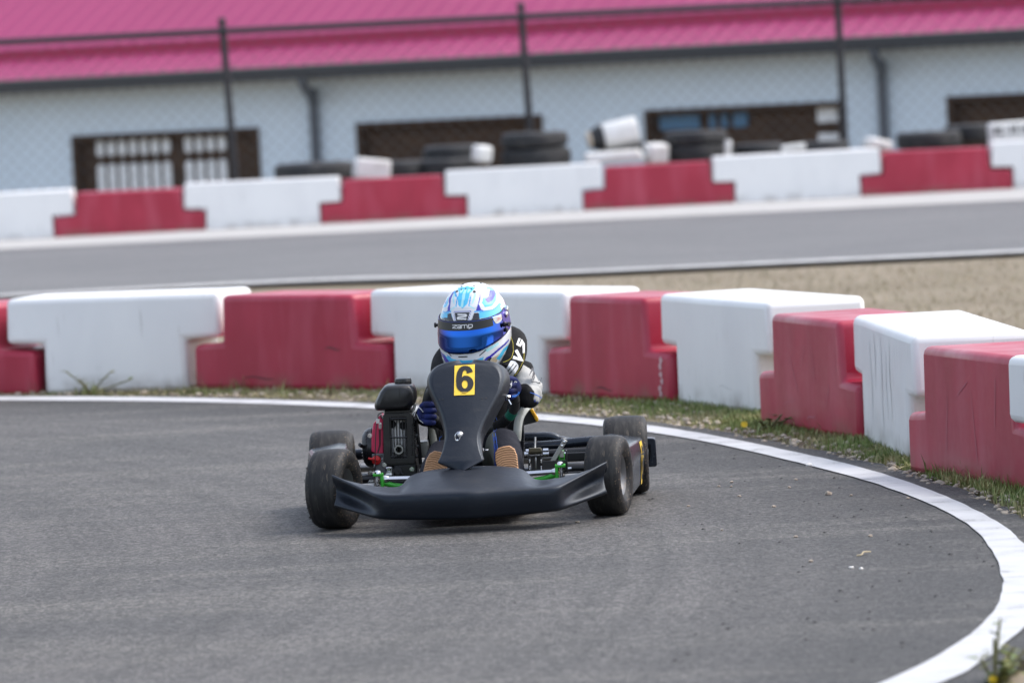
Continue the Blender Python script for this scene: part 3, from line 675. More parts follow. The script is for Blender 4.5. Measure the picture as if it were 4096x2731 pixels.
# ---- front number panel
def panel():
    rows_in = [(.5185,-.012,.024),(.516,-.040,.052),(.512,-.062,.078),(.505,-.082,.097),(.494,-.0965,.108),(.478,-.1045,.1145),(.458,-.1065,.1165),(.438,-.1025,.1125),(.415,-.0935,.1045),(.394,-.0835,.092),(.37,-.074,.078),(.343,-.0645,.063),(.32,-.059,.0505),(.298,-.0555,.041),(.28,-.0565,.0365),(.262,-.0615,.0365),(.245,-.068,.0395),(.227,-.0755,.0435),(.213,-.0835,.049),(.204,-.0905,.0535)]
    rows = []; n = 12
    for i, (z, a, b) in enumerate(rows_in):
        Y = -.19+(z-.2)*.80; zz = z-(Y+.05)*.062
        # outer flange: wider at the shoulders, nothing at the foot
        k = min(1, max(.12, (z-.2)/.12)); fl = .017*k; fr = .026*k; top = max(0, (z-.49)/.03)
        r = []
        zo = zz+.010*top
        r += [(a-fl*1.15, Y+.085*k+.01, zo-.008*k), (a-fl*1.0, Y+.04*k, zo-.002), (a-fl*.62, Y+.012*k+.004, zo), (a-fl*.50, Y+.008*k+.003, zo), (a-fl*.06, Y+.0015, zz), (a+.002, Y, zz)]
        for j in range(n+1):
            t = j/n; x = lerp(a, b, t); w_ = (2*t-1); r.append((lerp(a+.004, b-.004, t), Y-.008*(1-w_*w_)*(.5+.5*min(1,(z-.2)/.15)), zz))
        r += [(b-.002, Y, zz), (b+fl*.06, Y+.0015, zz), (b+fl*.50, Y+.008*k+.003, zo), (b+fl*.62, Y+.012*k+.004, zo), (b+fr*.8, Y+.045*k, zo-.004*k), (b+fr*1.15, Y+.11*k+.01, zo-.016*k)]
        rows.append(r)
    # rolled top
    t0 = rows[0]; rows.insert(0, [(lerp(x, .006, .12), y+.03+.02*abs(i-12)/12, z-.002) for i, (x, y, z) in enumerate(t0)])
    # chin: folds to a point, right half turned up to the light
    last = rows[-1]; m_ = len(last)
    for t in (.06, .35, .7, .95):
        r = []
        for i, (x, y, z) in enumerate(last):
            u = i/(m_-1)*2-1; x2 = lerp(x, -.022, t*.97); drop = .036*t
            r.append((x2, y-.008*t-.030*t*max(0, min(1, u*2.2)), z-drop+.003*abs(u)*t))
        rows.append(r)
    m = MB(); m.grid(rows); return m
pn = obj('number_panel', panel(), M['nose_plastic'], kart, sub=1, solid=.004)
tp = bvh_of(pn)
def kp2(u, v): p = kc(u, v, -.02); return (p[0], p[2])
m1 = MB(); decal(m1, [kp2(976,568), kp2(1095,560), kp2(1098,730), kp2(978,735)], tp, .002); plate = obj('number_plate', m1, M['yellow'], pn)
o6, i6 = six(kp2(1037,640)[0], kp2(1037,644)[1], .0585, .0825, .02)
m1 = MB(); decal(m1, o6, tp, .0035, [i6]); obj('numeral', m1, M['ink'], pn)
m1 = MB(); decal(m1, [kp2(1022,717), kp2(1053,716), kp2(1053,722), kp2(1022,723)], tp, .0045); obj('maker_mark', m1, mk('dull gold print', (.45,.3,.05), .5), pn)
for u, v in ((893,758),(912,756),(1142,749),(1166,748)):
    c = kp2(u, v); m1 = MB(); decal(m1, [(c[0]+.003*math.cos(R(t)), c[1]+.0024*math.sin(R(t))) for t in range(0,360,45)], tp, .0015); obj('bolt_hole', m1, M['ink'], pn)
c = kc(1012, 965, -.125)
m1 = MB(); m1.lathe([(-.012,.0),(-.0115,.006),(-.008,.0085),(-.003,.0095),(.0,.012),(.004,.0125)], 16, 'y', c)
m1.tube(smoothpath([(c[0]-.004,c[1]-.012,c[2]+.012),(c[0]-.014,c[1]-.014,c[2]+.002),(c[0]-.014,c[1]-.014,c[2]-.016),(c[0]-.006,c[1]-.014,c[2]-.018),(c[0]+.002,c[1]-.013,c[2]-.006)], 4), .0018, 6)
m1.lathe([(-.003,.0),(-.002,.0045),(.001,.0045),(.002,0)], 12, 'y', (c[0]-.009, c[1]-.014, c[2]-.0165))
obj('lynch_pin', m1, M['chrome'], pn)
for p in ((.135,.09,.386),):
    m1 = MB(); m1.tube([p, (p[0]+.006,p[1]-.01,p[2]+.012)], .004, 8); m1.tube([(p[0]+.002,p[1]-.01,p[2]), (p[0]+.01,p[1]-.012,p[2]-.016)], .0025, 6); m1.lathe([(-.004,0),(-.003,.005),(.003,.005),(.004,0)], 10, 'y', (p[0]-.002,p[1]-.012,p[2]+.012)); obj('panel_clip', m1, M['chrome'], pn)

# ---- wheels
def wheel(name, loc, rz, D, W, label=None):
    r = D/2; ri = .066; w = W/2
    hub = MB(); hub.lathe([(-.03,.012),(-.03,.022),(.02,.026),(.03,.03),(.03,.012)], 20, 'x', cap=True)
    for k in range(3):
        a = k*2.094; hub.lathe([(.028,.0),(.036,.006),(.036,.0)], 8, 'x', (0, .02*math.cos(a), .02*math.sin(a)))
    h = obj('wheel', hub, M['steel'], kart); h.location = loc; h.rotation_euler = (0, 0, rz)
    tm = MB()
    prof = [(-w*.70, ri-.002), (-w*.86, ri+.004), (-w*.95, ri+.018), (-w*.995, r*.70), (-w, r*.80), (-w*.965, r*.885), (-w*.89, r*.945), (-w*.76, r*.978), (-w*.55, r*.993), (-w*.25, r*.999), (0, r), (w*.25, r*.999), (w*.55, r*.993), (w*.76, r*.978), (w*.89, r*.945), (w*.965, r*.885), (w, r*.80), (w*.995, r*.70), (w*.95, ri+.018), (w*.86, ri+.004), (w*.70, ri-.002)]
    tm.lathe(prof, 64, 'x'); ty = obj('tyre', tm, M['tyre'], h, ang=60)
    for v in ty.data.vertices:
        d = math.hypot(v.co.y, v.co.z); k = 1+.006*noise.noise((v.co.x*30, v.co.y*9, v.co.z*9))
        v.co.y *= k; v.co.z *= k
    # crumbs of rubber picked up along both shoulders
    cm = MB()
    for _ in range(110):
        a = rnd.uniform(0, 6.28); s = rnd.choice((-1, 1)); rr = r*rnd.uniform(.90, .985); x = s*w*lerp(.99, .8, (rr/r-.9)/.085)
        p = Vector((x, rr*math.cos(a), rr*math.sin(a))); d = Vector((s*.7, math.cos(a), math.sin(a))).normalized()*rnd.uniform(.002, .006); q = Vector((0, -math.sin(a), math.cos(a)))*rnd.uniform(.001, .003)
        cm.add([p-q, p+q, p+d], [(0,1,2)])
    c = obj('rubber_shreds', cm, M['crumb'], h, smooth=False); c['kind'] = 'stuff'
    rm = MB()
    rm.lathe([(-w*.72, ri-.004), (-w*.78, ri+.003), (-w*.70, ri+.002), (-w*.55, ri-.012), (0, .045), (w*.55, ri-.012), (w*.70, ri+.002), (w*.78, ri+.003), (w*.72, ri-.004), (w*.5, ri-.018), (.012, .04), (.012, .018)], 40, 'x')
    obj('rim', rm, M['rim'], h)
    return h
wheel('wheel', (-.441, 0, .130), -R(17), .26, .120)
wheel('wheel', (.452, .0, .130), -R(11.5), .26, .118)
wheel('wheel', (-.493, .86, .133), 0, .266, .148)
wheel('wheel', (.505, .86, .133), 0, .266, .148)

# ---- frame, axles, tray, bumpers
def tube(name, pts, r, mat='black_metal', parent=kart, n=12, k=6): m = MB(); m.tube(smoothpath(pts, k), r, n); return obj(name, m, M[mat], parent)
tube('frame_rail', [(-.17,-.16,.075),(-.175,.0,.07),(-.2,.3,.06),(-.27,.6,.07),(-.28,.98,.085)], .0145)
tube('frame_rail', [(.17,-.16,.075),(.175,.0,.07),(.21,.3,.06),(.28,.6,.07),(.28,.98,.085)], .0145)
tube('cross_tube', [(-.31,.0,.085),(-.17,.0,.072),(.17,.0,.072),(.31,.0,.085)], .014)
tube('cross_tube', [(-.24,.45,.065),(.25,.45,.065)], .014)
tube('rear_axle', [(-.57,.86,.133),(.58,.86,.133)], .015, 'steel')
tube('pod_bar', [(.28,.5,.118),(.34,.5,.122),(.47,.5,.112),(.5,.5,.11)], .019)
tube('pod_bar', [(.25,.3,.085),(.34,.28,.088),(.47,.26,.085)], .015)
tube('pod_bar', [(-.28,.5,.118),(-.47,.5,.118)], .017)
tube('pod_bar', [(-.25,.26,.085),(-.47,.26,.09)], .014)
m1 = MB(); m1.grid([[(-.17,-.12,.055),(.17,-.12,.055)],[(-.19,.3,.052),(.2,.3,.052)],[(-.2,.55,.05),(.2,.55,.05)]]); obj('floor_tray', m1, M['tray'], kart, solid=.003)
m1 = MB(); m1.tube(smoothpath([(-.545,1.03,.15),(-.5,1.02,.165),(-.2,.96,.175),(.2,.96,.185),(.28,.965,.182),(.33,.98,.172),(.5,1.01,.165),(.56,1.02,.162)], 5), .019, 12); m1.tube(smoothpath([(-.54,1.03,.09),(.0,1.0,.08),(.5,1.02,.085),(.56,1.02,.088)], 5), .015, 12); obj('rear_bumper', m1, M['black_plastic'], kart)
m1 = MB(); m1.prism([(.55,.150),(.585,.152),(.585,.102),(.55,.102),(.55,.078),(.603,.078),(.607,.084),(.606,.170),(.600,.176),(.55,.178)], .99, 1.06); obj('bumper_end_block', m1, M['black_plastic'], kart, bevel=.004)
m1 = MB(); m1.box((.57,1.035,.127), (.04,.01,.06)); obj('bumper_end_web', m1, M['black_plastic'], kart)
m1 = MB(); m1.tube(smoothpath([(.12,.80,.214),(.2,.80,.213),(.255,.80,.21),(.285,.80,.196)], 5), [.0155]*14+[.012,.006], 12, flat=1.0); obj('exhaust_cover', m1, M['black_plastic'], kart)
tube('upper_bar', [(.10,.7,.186),(.25,.7,.188),(.36,.7,.195),(.46,.7,.196)], .017, 'black_plastic')
tube('lower_bar', [(.10,.66,.163),(.3,.66,.166),(.46,.66,.168)], .013, 'black_metal')
m1 = MB(); m1.box((.365,.62,.152), (.2,.02,.03)); obj('pod_bracket', m1, M['black_metal'], kart, bevel=.004)
m1 = MB(); m1.box((.36,.44,.108), (.12,.02,.012)); m1.box((.33,.43,.112), (.05,.02,.008)); obj('pod_bracket', m1, M['black_metal'], kart, bevel=.002)
for p, q in (((.285,.5,.172),(.312,.5,.173)), ((.29,.4,.128),(.325,.4,.129)), ((.285,.3,.155),(.297,.3,.155)), ((.29,.3,.104),(.3,.3,.104))):
    tube('bolt', [p, q], .0045, 'chrome', n=8)
# side pods
def pod(s, up=0):
    rows = []
    for t in (0, .04, .3, .65, .96, 1):
        Y = lerp(.15, .73, t); e = 1-(.06 if t in (0, 1) else 0)
        xo, xb = lerp(.513, .568, t), lerp(.528, .560, t); xi = lerp(.40, .43, t); zt, zi = lerp(.206, .200, t), lerp(.226, .2175, t); zb = .042
        P = [(xi, zb+.05), (xi, zi-.03), (xi+.006, zi-.004), (xi+.03, zi), (xo-.045, zt+.006), (xo-.012, zt+.001), (xo-.003, zt-.008), (xo+.004, zt-.05), (xb, zb+.03), (xb-.004, zb+.006), (xb-.02, zb), (xi+.03, zb)]
        c = (.49, .125)
        rows.append([(s*(c[0]+(x-c[0])*e), Y, c[1]+(z+(up if z > .1 else 0)-c[1])*e) for x, z in P] )
    m = MB(); n = len(rows[0]); m.v = [p for r in rows for p in r]
    m.f = [(i*n+j, i*n+(j+1)%n, (i+1)*n+(j+1)%n, (i+1)*n+j) for i in range(len(rows)-1) for j in range(n)] + [tuple(range(n)), tuple(range((len(rows)-1)*n, len(rows)*n))]
    return obj('side_pod', m, M['pod_plastic'], kart, bevel=.004)
pr, pl = pod(1), pod(-1, .014)
def podface(y, z, off=.0015):   # outer face of the left-hand pod
    t = (y-.15)/.58; xo, xb = lerp(.513,.568,t), lerp(.528,.56,t); zt = lerp(.206,.2,t)
    k = (zt-.05-z)/(zt-.05-.072); return ((lerp(xo+.004, xb, k) if k > 0 else lerp(xo+.004, xo-.003, -k*(zt-.122)/.042))+off, y, z)
m1 = MB(); m1.grid([[podface(y, z) for y in (.585,.61,.635,.66)] for z in (.193,.16,.12,.08,.05)]); obj('number_plate', m1, M['yellow'], pr)
o6, i6 = six(.622, .122, .062, .115)
m1 = MB(); tr = tessellate_polygon([[Vector((a, b, 0)) for a, b in q] for q in (o6, i6)]); m1.v = [podface(a, b, .0032) for a, b in o6+i6]; m1.f = [tuple(t) for t in tr]; obj('numeral', m1, M['ink'], pr, smooth=False)
# ---- steering gear
for s, x0, x1 in ((-1,-.205,-.268),(1,.205,.274)):
    z = .146 if s > 0 else .149
    m1 = MB(); m1.tube([(s*.08,.03,z-.004),(x0,.03,z),(x1,.025,z+.002)], .0095, 6); m1.lathe([(-.014,.0),(-.012,.010),(.0,.0135),(.012,.010),(.014,0)], 14, 'x', (x1+s*.006,.02,z+.002)); obj('tie_rod', m1, M['chrome'], kart)
    m1 = MB(); cx = s*.296
    m1.box((cx,.01,.168), (.034,.04,.010)); m1.box((cx-s*.012,.012,.138), (.010,.04,.055)); m1.box((cx,.01,.112), (.034,.04,.010)); m1.tube([(cx-s*.012,.02,.14),(cx-s*.05,.03,.128),(cx-s*.10,.03,.12)], .010, 8)
    obj('steering_knuckle', m1, M['green'], kart, bevel=.003)
    m1 = MB(); m1.lathe([(.118,.008),(.13,.008),(.13,.0105),(.138,.0105),(.138,.007),(.146,.007),(.146,.011),(.154,.011),(.154,.007),(.162,.007)], 14, 'z', (cx+s*.004,-.012,0)); m1.lathe([(.172,.012),(.178,.011),(.182,.006),(.183,0)], 14, 'z', (cx,.0,0)); obj('king_pin', m1, M['chrome'], kart)
    tube('stub_axle', [(cx,.0,.132),(s*.40,.0,.131)], .010, 'steel')
m1 = MB(); m1.tube([(.0,.02,.10),(.003,.22,.23),(.004,.39,.355)], .010, 10); obj('steering_column', m1, M['black_metal'], kart)
m1 = MB(); m1.box((.043,.05,.228), (.012,.02,.014)); m1.tube([(.045,.05,.228),(.064,.05,.227)], .004, 8); obj('column_nut', m1, M['chrome'], kart, bevel=.002)
# steering wheel: tilted, grips ribbed, a green tape band
SC, SR, ST = Vector((.004,.40,.362)), (.146,.128), R(38)
def rimp(deg): a = R(deg); u, v = SR[0]*math.cos(a), SR[1]*math.sin(a); return SC+Vector((u, -v*math.sin(ST), v*math.cos(ST)))
m1 = MB(); m1.tube([rimp(d) for d in range(0, 361, 8)], .0165, 14, cap=False); sw = obj('steering_wheel', m1, M['grip'], kart)
m1 = MB(); m1.tube([rimp(d) for d in (-33,-30,-27,-24,-21)], .0174, 14); obj('rim_band', m1, M['green_band'], sw)
for r0 in (-60, 212): m1 = MB(); m1.tube([rimp(d) for d in range(r0, r0+28, 4)], .0171, 14); obj('rim_wrap', m1, M['black_cloth'], sw)
m1 = MB()
for d in (20, 160, 270): m1.tube([SC, rimp(d)], .008, 8, flat=.5)
m1.lathe([(-.01,.03),(.012,.03),(.014,.02)], 20, 'y', SC, cap=True); obj('spokes', m1, M['steel'], sw)
# ---- pedal side: brake cylinder, caliper, lever strap, bracket
m1 = MB(); a, b = bk(330,600,.10), bk(610,590,.10)
m1.tube([(a[0],.10,a[2]),(b[0],.10,b[2])], .0095, 10); m1.box(((a[0]+b[0])/2,.10,a[2]+.004),(b[0]-a[0]-.004,.02,.014)); cyl = obj('brake_cylinder', m1, M['bronze'], kart, bevel=.0015)
for u, v, l in ((280,590,60),(640,575,110),(640,650,120),(250,650,80),(330,690,30),(585,685,30)):
    p = bk(u, v, .095); m1 = MB(); m1.tube([p, (p[0]+l*.000156,.095,p[2])], .006 if l > 50 else .004, 8); obj('brake_fitting', m1, M['chrome'], cyl)
for v in (800, 940):
    for u in (360, 605): m1 = MB(); m1.box(bk(u, v, .085), (.005,.012,.012)); obj('caliper_bolt', m1, M['chrome'], cyl, bevel=.001)
m1 = MB()
for u in (350, 600): p, q = bk(u, 660, .10), bk(u, 1010, .10); m1.box(((p[0]+q[0])/2,.10,(p[2]+q[2])/2), (.007,.03,p[2]-q[2]))
p = bk(480, 690, .10); m1.box((p[0],.10,p[2]), (.046,.03,.006)); p = bk(480, 985, .10); m1.box((p[0],.10,p[2]), (.046,.03,.006)); p = bk(485, 850, .115); m1.box((p[0],.115,p[2]), (.030,.02,.045))
obj('brake_caliper', m1, M['black_gloss'], cyl, bevel=.0015)
p, q = bk(485,720,.09), bk(490,960,.09); tube('brake_line', [bk(475,300,.14), bk(470,540,.12), p, q], .0035, 'steel', cyl, 8, 4)
m1 = MB(); a, b = Vector(bk(805,860,.06)), Vector(bk(1085,395,.06)); d = (b-a); an = math.atan2(d.x, d.z)
m1.box((a+b)/2, (.0155,.003,d.length+.014), Matrix.Rotation(an, 3, 'Y')); lv = obj('pedal_lever', m1, M['steel'], kart, bevel=.0015)
m1 = MB()
for t in (0, .82, 1.0): c = a+d*t; m1.lathe([(-.006,.0),(-.005,.0045),(-.0015,.0055),(0,.0055)], 10, 'y', c)
obj('lever_bolts', m1, M['chrome'], lv)
m1 = MB(); p = bk(880, 900, .05); m1.box(p, (.08,.003,.035)); q = bk(1140, 860, .06); m1.box(q, (.004,.03,.09)); obj('lever_bracket', m1, M['black_metal'], kart, bevel=.001)
m1 = MB(); p = bk(1030, 740, .09); m1.box((p[0],.09,p[2]), (.02,.01,.035)); p = bk(1030, 640, .085); m1.box((p[0],.085,p[2]-.002), (.016,.01,.025)); obj('bracket_plate', m1, M['green'], kart, bevel=.002)
m1 = MB(); p = bk(1030, 650, .075); m1.box((p[0],.075,p[2]), (.015,.004,.022)); obj('bracket_plate', m1, mk('bare grey plate', (.42,.4,.38), .5, .4), kart, bevel=.001)
tube('pedal_cable', [bk(150,490,.3), bk(500,480,.2), bk(980,465,.1)], .0016, 'black_metal', kart, 6)
tube('pedal_cable', [bk(150,400,.3), bk(600,405,.2), bk(1040,385,.1)], .0016, 'black_metal', kart, 6)
# ---- seat and rear number board
rows = []
for zc, Y, hw, wing, dep in ((.045,.36,.10,.02,.05),(.05,.48,.135,.05,.09),(.06,.62,.15,.105,.14),(.10,.74,.152,.125,.16),(.17,.83,.15,.10,.16),(.26,.88,.147,.055,.14),(.35,.92,.14,.03,.10),(.385,.93,.12,.01,.05)):
    r = []
    for j in range(13):
        t = j/12*2-1; a = abs(t)**2.6
        r.append((.006+hw*math.copysign(min(1, abs(t)*1.12), t)+.012*t*a, Y-dep*a, zc+wing*a))
    rows.append(r)
m1 = MB(); m1.grid(rows); seat = obj('seat', m1, M['seat_dark'], kart, sub=2, solid=.006)
edge_pts = [r[-1] for r in rows]; edge_l = [r[0] for r in rows]
pe = [kc(1345,1000,.56), kc(1350,950,.56), kc(1354,905,.57), kc(1364,865,.59), kc(1380,835,.62), kc(1402,808,.66), kc(1430,790,.72)]
m1 = MB(); m1.tube(smoothpath(pe, 5), .0145, 10, flat=.8); obj('seat_edge', m1, M['seat'], seat)
pe = [(-x+.012, y, z) for x, y, z in pe]; m1 = MB(); m1.tube(smoothpath(pe, 5), .0125, 10, flat=.8); obj('seat_edge', m1, M['seat'], seat)
m1 = MB(); q = [kc(1365,880,.95), kc(1395,812,.95), kc(1425,815,.95), kc(1465,893,.95), kc(1377,916,.95)]
m1.prism([(p[0], p[2]) for p in q] + [(-.16,.225),(-.16,.285)], .945, .951); nb = obj('rear_number_board', m1, M['ink'], kart, smooth=False)
m1 = MB(); m1.prism([(p[0], p[2]) for p in (kc(1420,818,.94), kc(1427,812,.94), kc(1440,815,.94), kc(1475,872,.94), kc(1473,888,.94), kc(1463,895,.94))], .934, .944); obj('board_edge', m1, M['yellow_board'], nb, bevel=.003)
m1 = MB(); m1.prism([(p[0], p[2]) for p in (kc(1438,842,.93), kc(1446,840,.93), kc(1458,862,.93), kc(1450,866,.93))], .931, .935); obj('board_slot', m1, mk('amber mark', (.5,.24,.01), .5), nb, smooth=False)

# ---- engine on the kart's right-hand side
EY = .42
def ebox(mb, u0, v0, u1, v1, y0, y1):
    a, b = ec(u0, v0), ec(u1, v1); mb.box(((a[0]+b[0])/2, (y0+y1)/2, (a[2]+b[2])/2), (b[0]-a[0], y1-y0, a[2]-b[2])); return mb
m1 = MB(); ebox(m1, 270, 1040, 760, 1330, .44, .66); ebox(m1, 330, 640, 740, 1060, .47, .64); eng = obj('engine', m1, M['alloy'], kart, bevel=.006)
m1 = MB()
for i in range(9): ebox(m1, 350, 640+i*44, 748, 652+i*44, .455, .66)
obj('cooling_fins', m1, M['alloy'], eng, smooth=False)
# muffler guard: frame with upright bars over a bright muffler box
m1 = MB(); ebox(m1, 440, 640, 650, 1075, .445, .49); obj('muffler', m1, mk('heat shield metal', (.88,.88,.88), .38, .3, var=[(30, (.35,.33,.3), .5, .7)]), eng, bevel=.01)
m1 = MB()
for (u, v) in ((478,700),(600,715)): c = ec(u, v, .447); m1.lathe([(-.003,.004),(-.004,.013),(.002,.014)], 14, 'y', c, cap=True)
obj('muffler_ports', m1, M['dark'], eng)
m1 = MB(); P_ = lambda u, v: (ec(u, v)[0], ec(u, v)[2])
def ring(outer, inner, y0, y1, mb):
    n = len(outer); 
    for yy, fl in ((y0, 0), (y1, 1)):
        b0 = len(mb.v); mb.v += [(x, yy, z) for x, z in outer] + [(x, yy, z) for x, z in inner]
        mb.f += [(b0+i, b0+(i+1)%n, b0+n+(i+1)%n, b0+n+i) for i in range(n)]
    b0, b1 = len(mb.v)-4*n, len(mb.v)-2*n
    mb.f += [(b0+i, b0+(i+1)%n, b1+(i+1)%n, b1+i) for i in range(n)] + [(b0+n+i, b0+n+(i+1)%n, b1+n+(i+1)%n, b1+n+i) for i in range(n)]
ring([P_(376,600), P_(400,580), P_(690,570), P_(722,600), P_(745,1080), P_(735,1140), P_(410,1150), P_(385,1120)], [P_(452,625), P_(458,620), P_(640,615), P_(645,622), P_(655,1075), P_(650,1085), P_(472,1090), P_(465,1080)], .415, .45, m1)
gd = obj('muffler_guard', m1, M['black_gloss'], eng, bevel=.004)
for i in range(6):
    a, b = P_(462+i*34, 620), P_(475+i*33.5, 1088); m1 = MB(); m1.tube([(a[0], .419, a[1]), (b[0], .419, b[1])], .0019, 6); obj('guard_bar', m1, M['black_gloss'], eng)
for v in (852, 1070, 636): a, b = P_(455, v), P_(650, v-4); m1 = MB(); m1.tube([(a[0], .418, a[1]), (b[0], .418, b[1])], .0028, 6); obj('guard_crossbar', m1, M['black_gloss'], eng)
for i in range(13):
    a, b = P_(684, 695+i*29), P_(738, 688+i*29); m1 = MB(); m1.tube([(a[0], .425, a[1]+.001), ((a[0]+b[0])/2, .412, a[1]-.002), (b[0], .43, b[1]+.001)], .0024, 6); obj('side_fin', m1, M['black_gloss'], eng)
c = ec(558, 985, .42)
m1 = MB(); m1.lathe([(.03,.0165),(-.012,.0165),(-.016,.0155),(-.016,.0105),(.0,.0105)], 24, 'y', c); obj('exhaust_pipe', m1, M['steel'], eng)
m1 = MB(); m1.lathe([(.02,.0108),(.021,0)], 20, 'y', c); obj('exhaust_bore', m1, M['dark'], eng)
# fuel tank, seam and cap
def tank():
    out_ = [(272,500),(280,455),(330,345),(380,280),(420,258),(600,243),(690,250),(720,275),(745,330),(750,420),(735,470),(690,520),(640,540),(300,552),(280,530)]
    cx, cz = P_(510, 400); rows = []
    for y, s in ((.405,.72),(.412,.88),(.43,.975),(.46,1),(.53,1),(.56,.97),(.58,.88),(.588,.7)):
        rows.append([(cx+(P_(u, v)[0]-cx)*s, y, cz+(P_(u, v)[1]-cz)*s) for u, v in out_])
    m = MB(); n = len(out_); m.v = [p for r in rows for p in r]
    m.f = [(i*n+j, i*n+(j+1)%n, (i+1)*n+(j+1)%n, (i+1)*n+j) for i in range(len(rows)-1) for j in range(n)] + [tuple(range(n)), tuple(range((len(rows)-1)*n, len(rows)*n))]
    return m
tk = obj('fuel_tank', tank(), M['black_gloss'], eng, bevel=.006, ang=60)
m1 = MB(); decal(m1, [P_(564,285), P_(571,285), P_(574,500), P_(566,500)], bvh_of(tk), .001); obj('tank_seam', m1, M['black_gloss'], eng)
c0 = ec(595, 245, .49)
m1 = MB(); prof = []
n = 40; zs = [(0,.026),(.004,.0295),(.018,.0285),(.024,.026),(.026,.018),(.027,0)]
for z, r_ in zs:
    for k in range(n):
        a = 2*math.pi*k/n; rr = r_*(1-(.07 if (k % 5) in (0, 1) and z < .02 and z > .001 else 0)); m1.v.append((c0[0]+rr*math.cos(a), c0[1]+rr*math.sin(a), c0[2]-.004+z))
m1.f = [(i*n+k, i*n+(k+1)%n, (i+1)*n+(k+1)%n, (i+1)*n+k) for i in range(len(zs)-1) for k in range(n)]; obj('tank_cap', m1, M['black_gloss'], eng, ang=50)
m1 = MB(); a = ec(700, 600); m1.tube([ec(745,470,.43), ec(712,600,.43)], .004, 6); m1.tube([ec(735,465,.44), ec(700,590,.44)], .003, 6); obj('tank_strap', m1, M['steel'], eng)
m1 = MB(); ebox(m1, 385, 548, 700, 590, .45, .58); obj('tank_mount', m1, M['black_gloss'], eng, bevel=.004)
# red shroud, recoil starter, lever, base details
m1 = MB(); m1.prism([P_(240,1020), P_(240,830), P_(262,700), P_(300,660), P_(335,605), P_(352,640), P_(372,650), P_(378,1045), P_(300,1045)], .45, .64); obj('fan_shroud', m1, M['red_engine'], eng, bevel=.008)
m1 = MB(); m1.prism([P_(322,770), P_(346,765), P_(346,940), P_(318,1040), P_(302,1040), P_(326,940)], .4485, .452); obj('shroud_slot', m1, mk('dark red slot', (.09,.02,.03), .6), eng, smooth=False)
m1 = MB(); cxr = ec(238, 1010)[0]; cz_ = ec(0, 1010)[2]
m1.lathe([(0,.068),(-.010,.067),(-.022,.060),(-.031,.048),(-.034,.030),(-.034,0)], 36, 'x', (cxr, .545, cz_)); rs = obj('recoil_starter', m1, M['black_gloss'], eng, ang=25)
for i in range(12):
    zz = cz_+.055-i*.010; 
    hw = math.sqrt(max(1e-5, .0665**2-(zz-cz_)**2)); m1 = MB()
    pts = []
    for t in (-.95,-.6,-.2,.2,.6,.95):
        y = hw*t; rr = math.hypot(y, zz-cz_); dx = -.036*math.sqrt(max(0, 1-(rr/.070)**2)); pts.append((cxr+dx-.001, .545+y, zz))
    m1.tube(pts, .0026, 5); obj('starter_rib', m1, M['black_gloss'], eng)
m1 = MB(); m1.tube([ec(150,960,.50), ec(120,950,.48), ec(100,930,.47)], .006, 8); obj('pull_handle', m1, M['black_gloss'], eng)
m1 = MB(); ebox(m1, 245, 1045, 378, 1110, .44, .46); obj('lever_plate', m1, M['alloy'], eng, bevel=.002)
c = ec(298, 1110, .432); m1 = MB(); m1.lathe([(-.006,.012),(-.004,.0155),(.006,.0155)], 18, 'y', c, cap=True); m1.box((c[0]-.008,c[1]-.008,c[2]+.004), (.038,.008,.007), (0, R(12), 0)); obj('fuel_lever', m1, M['red_knob'], eng, bevel=.0015)
m1 = MB(); g_ = P_(362, 1090); tr_ = MB()
for (u, v, w_, h_) in ((362,1087,9,14),(362,1103,9,12),(364,1128,9,14),(368,1142,7,8)):
    a = P_(u, v); m1.add([(a[0]-w_*.00014,.439,a[1]-h_*.00014),(a[0]+w_*.00014,.439,a[1]-h_*.00014),(a[0]+w_*.00014,.439,a[1]+h_*.00014),(a[0]-w_*.00014,.439,a[1]+h_*.00014)], [(0,1,2,3)])
obj('lever_marking', m1, M['white_ink'], eng, smooth=False)
m1 = MB(); ebox(m1, 490, 1160, 770, 1320, .425, .445); ebox(m1, 400, 1130, 760, 1170, .425, .45); obj('engine_case', m1, M['black_gloss'], eng, bevel=.006)
m1 = MB(); c = ec(545, 1225, .424); m1.lathe([(-.005,.008),(-.005,.0135),(.003,.015)], 20, 'y', c, cap=True); c2 = ec(600, 1275, .424); m1.tube([(c[0],c[1],c[2]),(c2[0],c2[1],c2[2])], .006, 8); obj('oil_cap', m1, mk('grey black cap', (.035,.035,.038), .5), eng)
for u, v in ((392,1160),(705,1210),(228,1255),(225,830)):
    c = ec(u, v, .422); m1 = MB(); m1.lathe([(-.004,.0),(-.004,.0045),(.0,.0045),(.0,.008),(.003,.008)], 8, 'y', c); obj('case_bolt', m1, M['chrome'], eng)
m1 = MB(); m1.box(ec(448,1240,.40), (.022,.006,.032)); m1.box(ec(448,1290,.39), (.024,.02,.016)); m1.lathe([(-.003,.004),(-.003,.009),(.002,.009)], 12, 'y', ec(443,1212,.397), cap=True); m1.tube([ec(430,1300,.39), ec(432,1350,.39)], .0085, 8); obj('mount_bracket', m1, M['chrome'], eng, bevel=.003)
m1 = MB(); ebox(m1, 760, 925, 890, 1100, .52, .6); obj('chain_guard', m1, M['steel'], eng, bevel=.004)
m1 = MB(); ebox(m1, 880, 740, 1000, 930, .56, .66); obj('air_box', m1, M['black_gloss'], eng, bevel=.008)
m1 = MB(); m1.tube(smoothpath([ec(375,565,.43), ec(325,590,.41), ec(322,640,.41), ec(300,760,.405), ec(292,1000,.40), ec(290,1380,.39)], 5), .0017, 6); obj('throttle_cable', m1, M['black_metal'], eng)
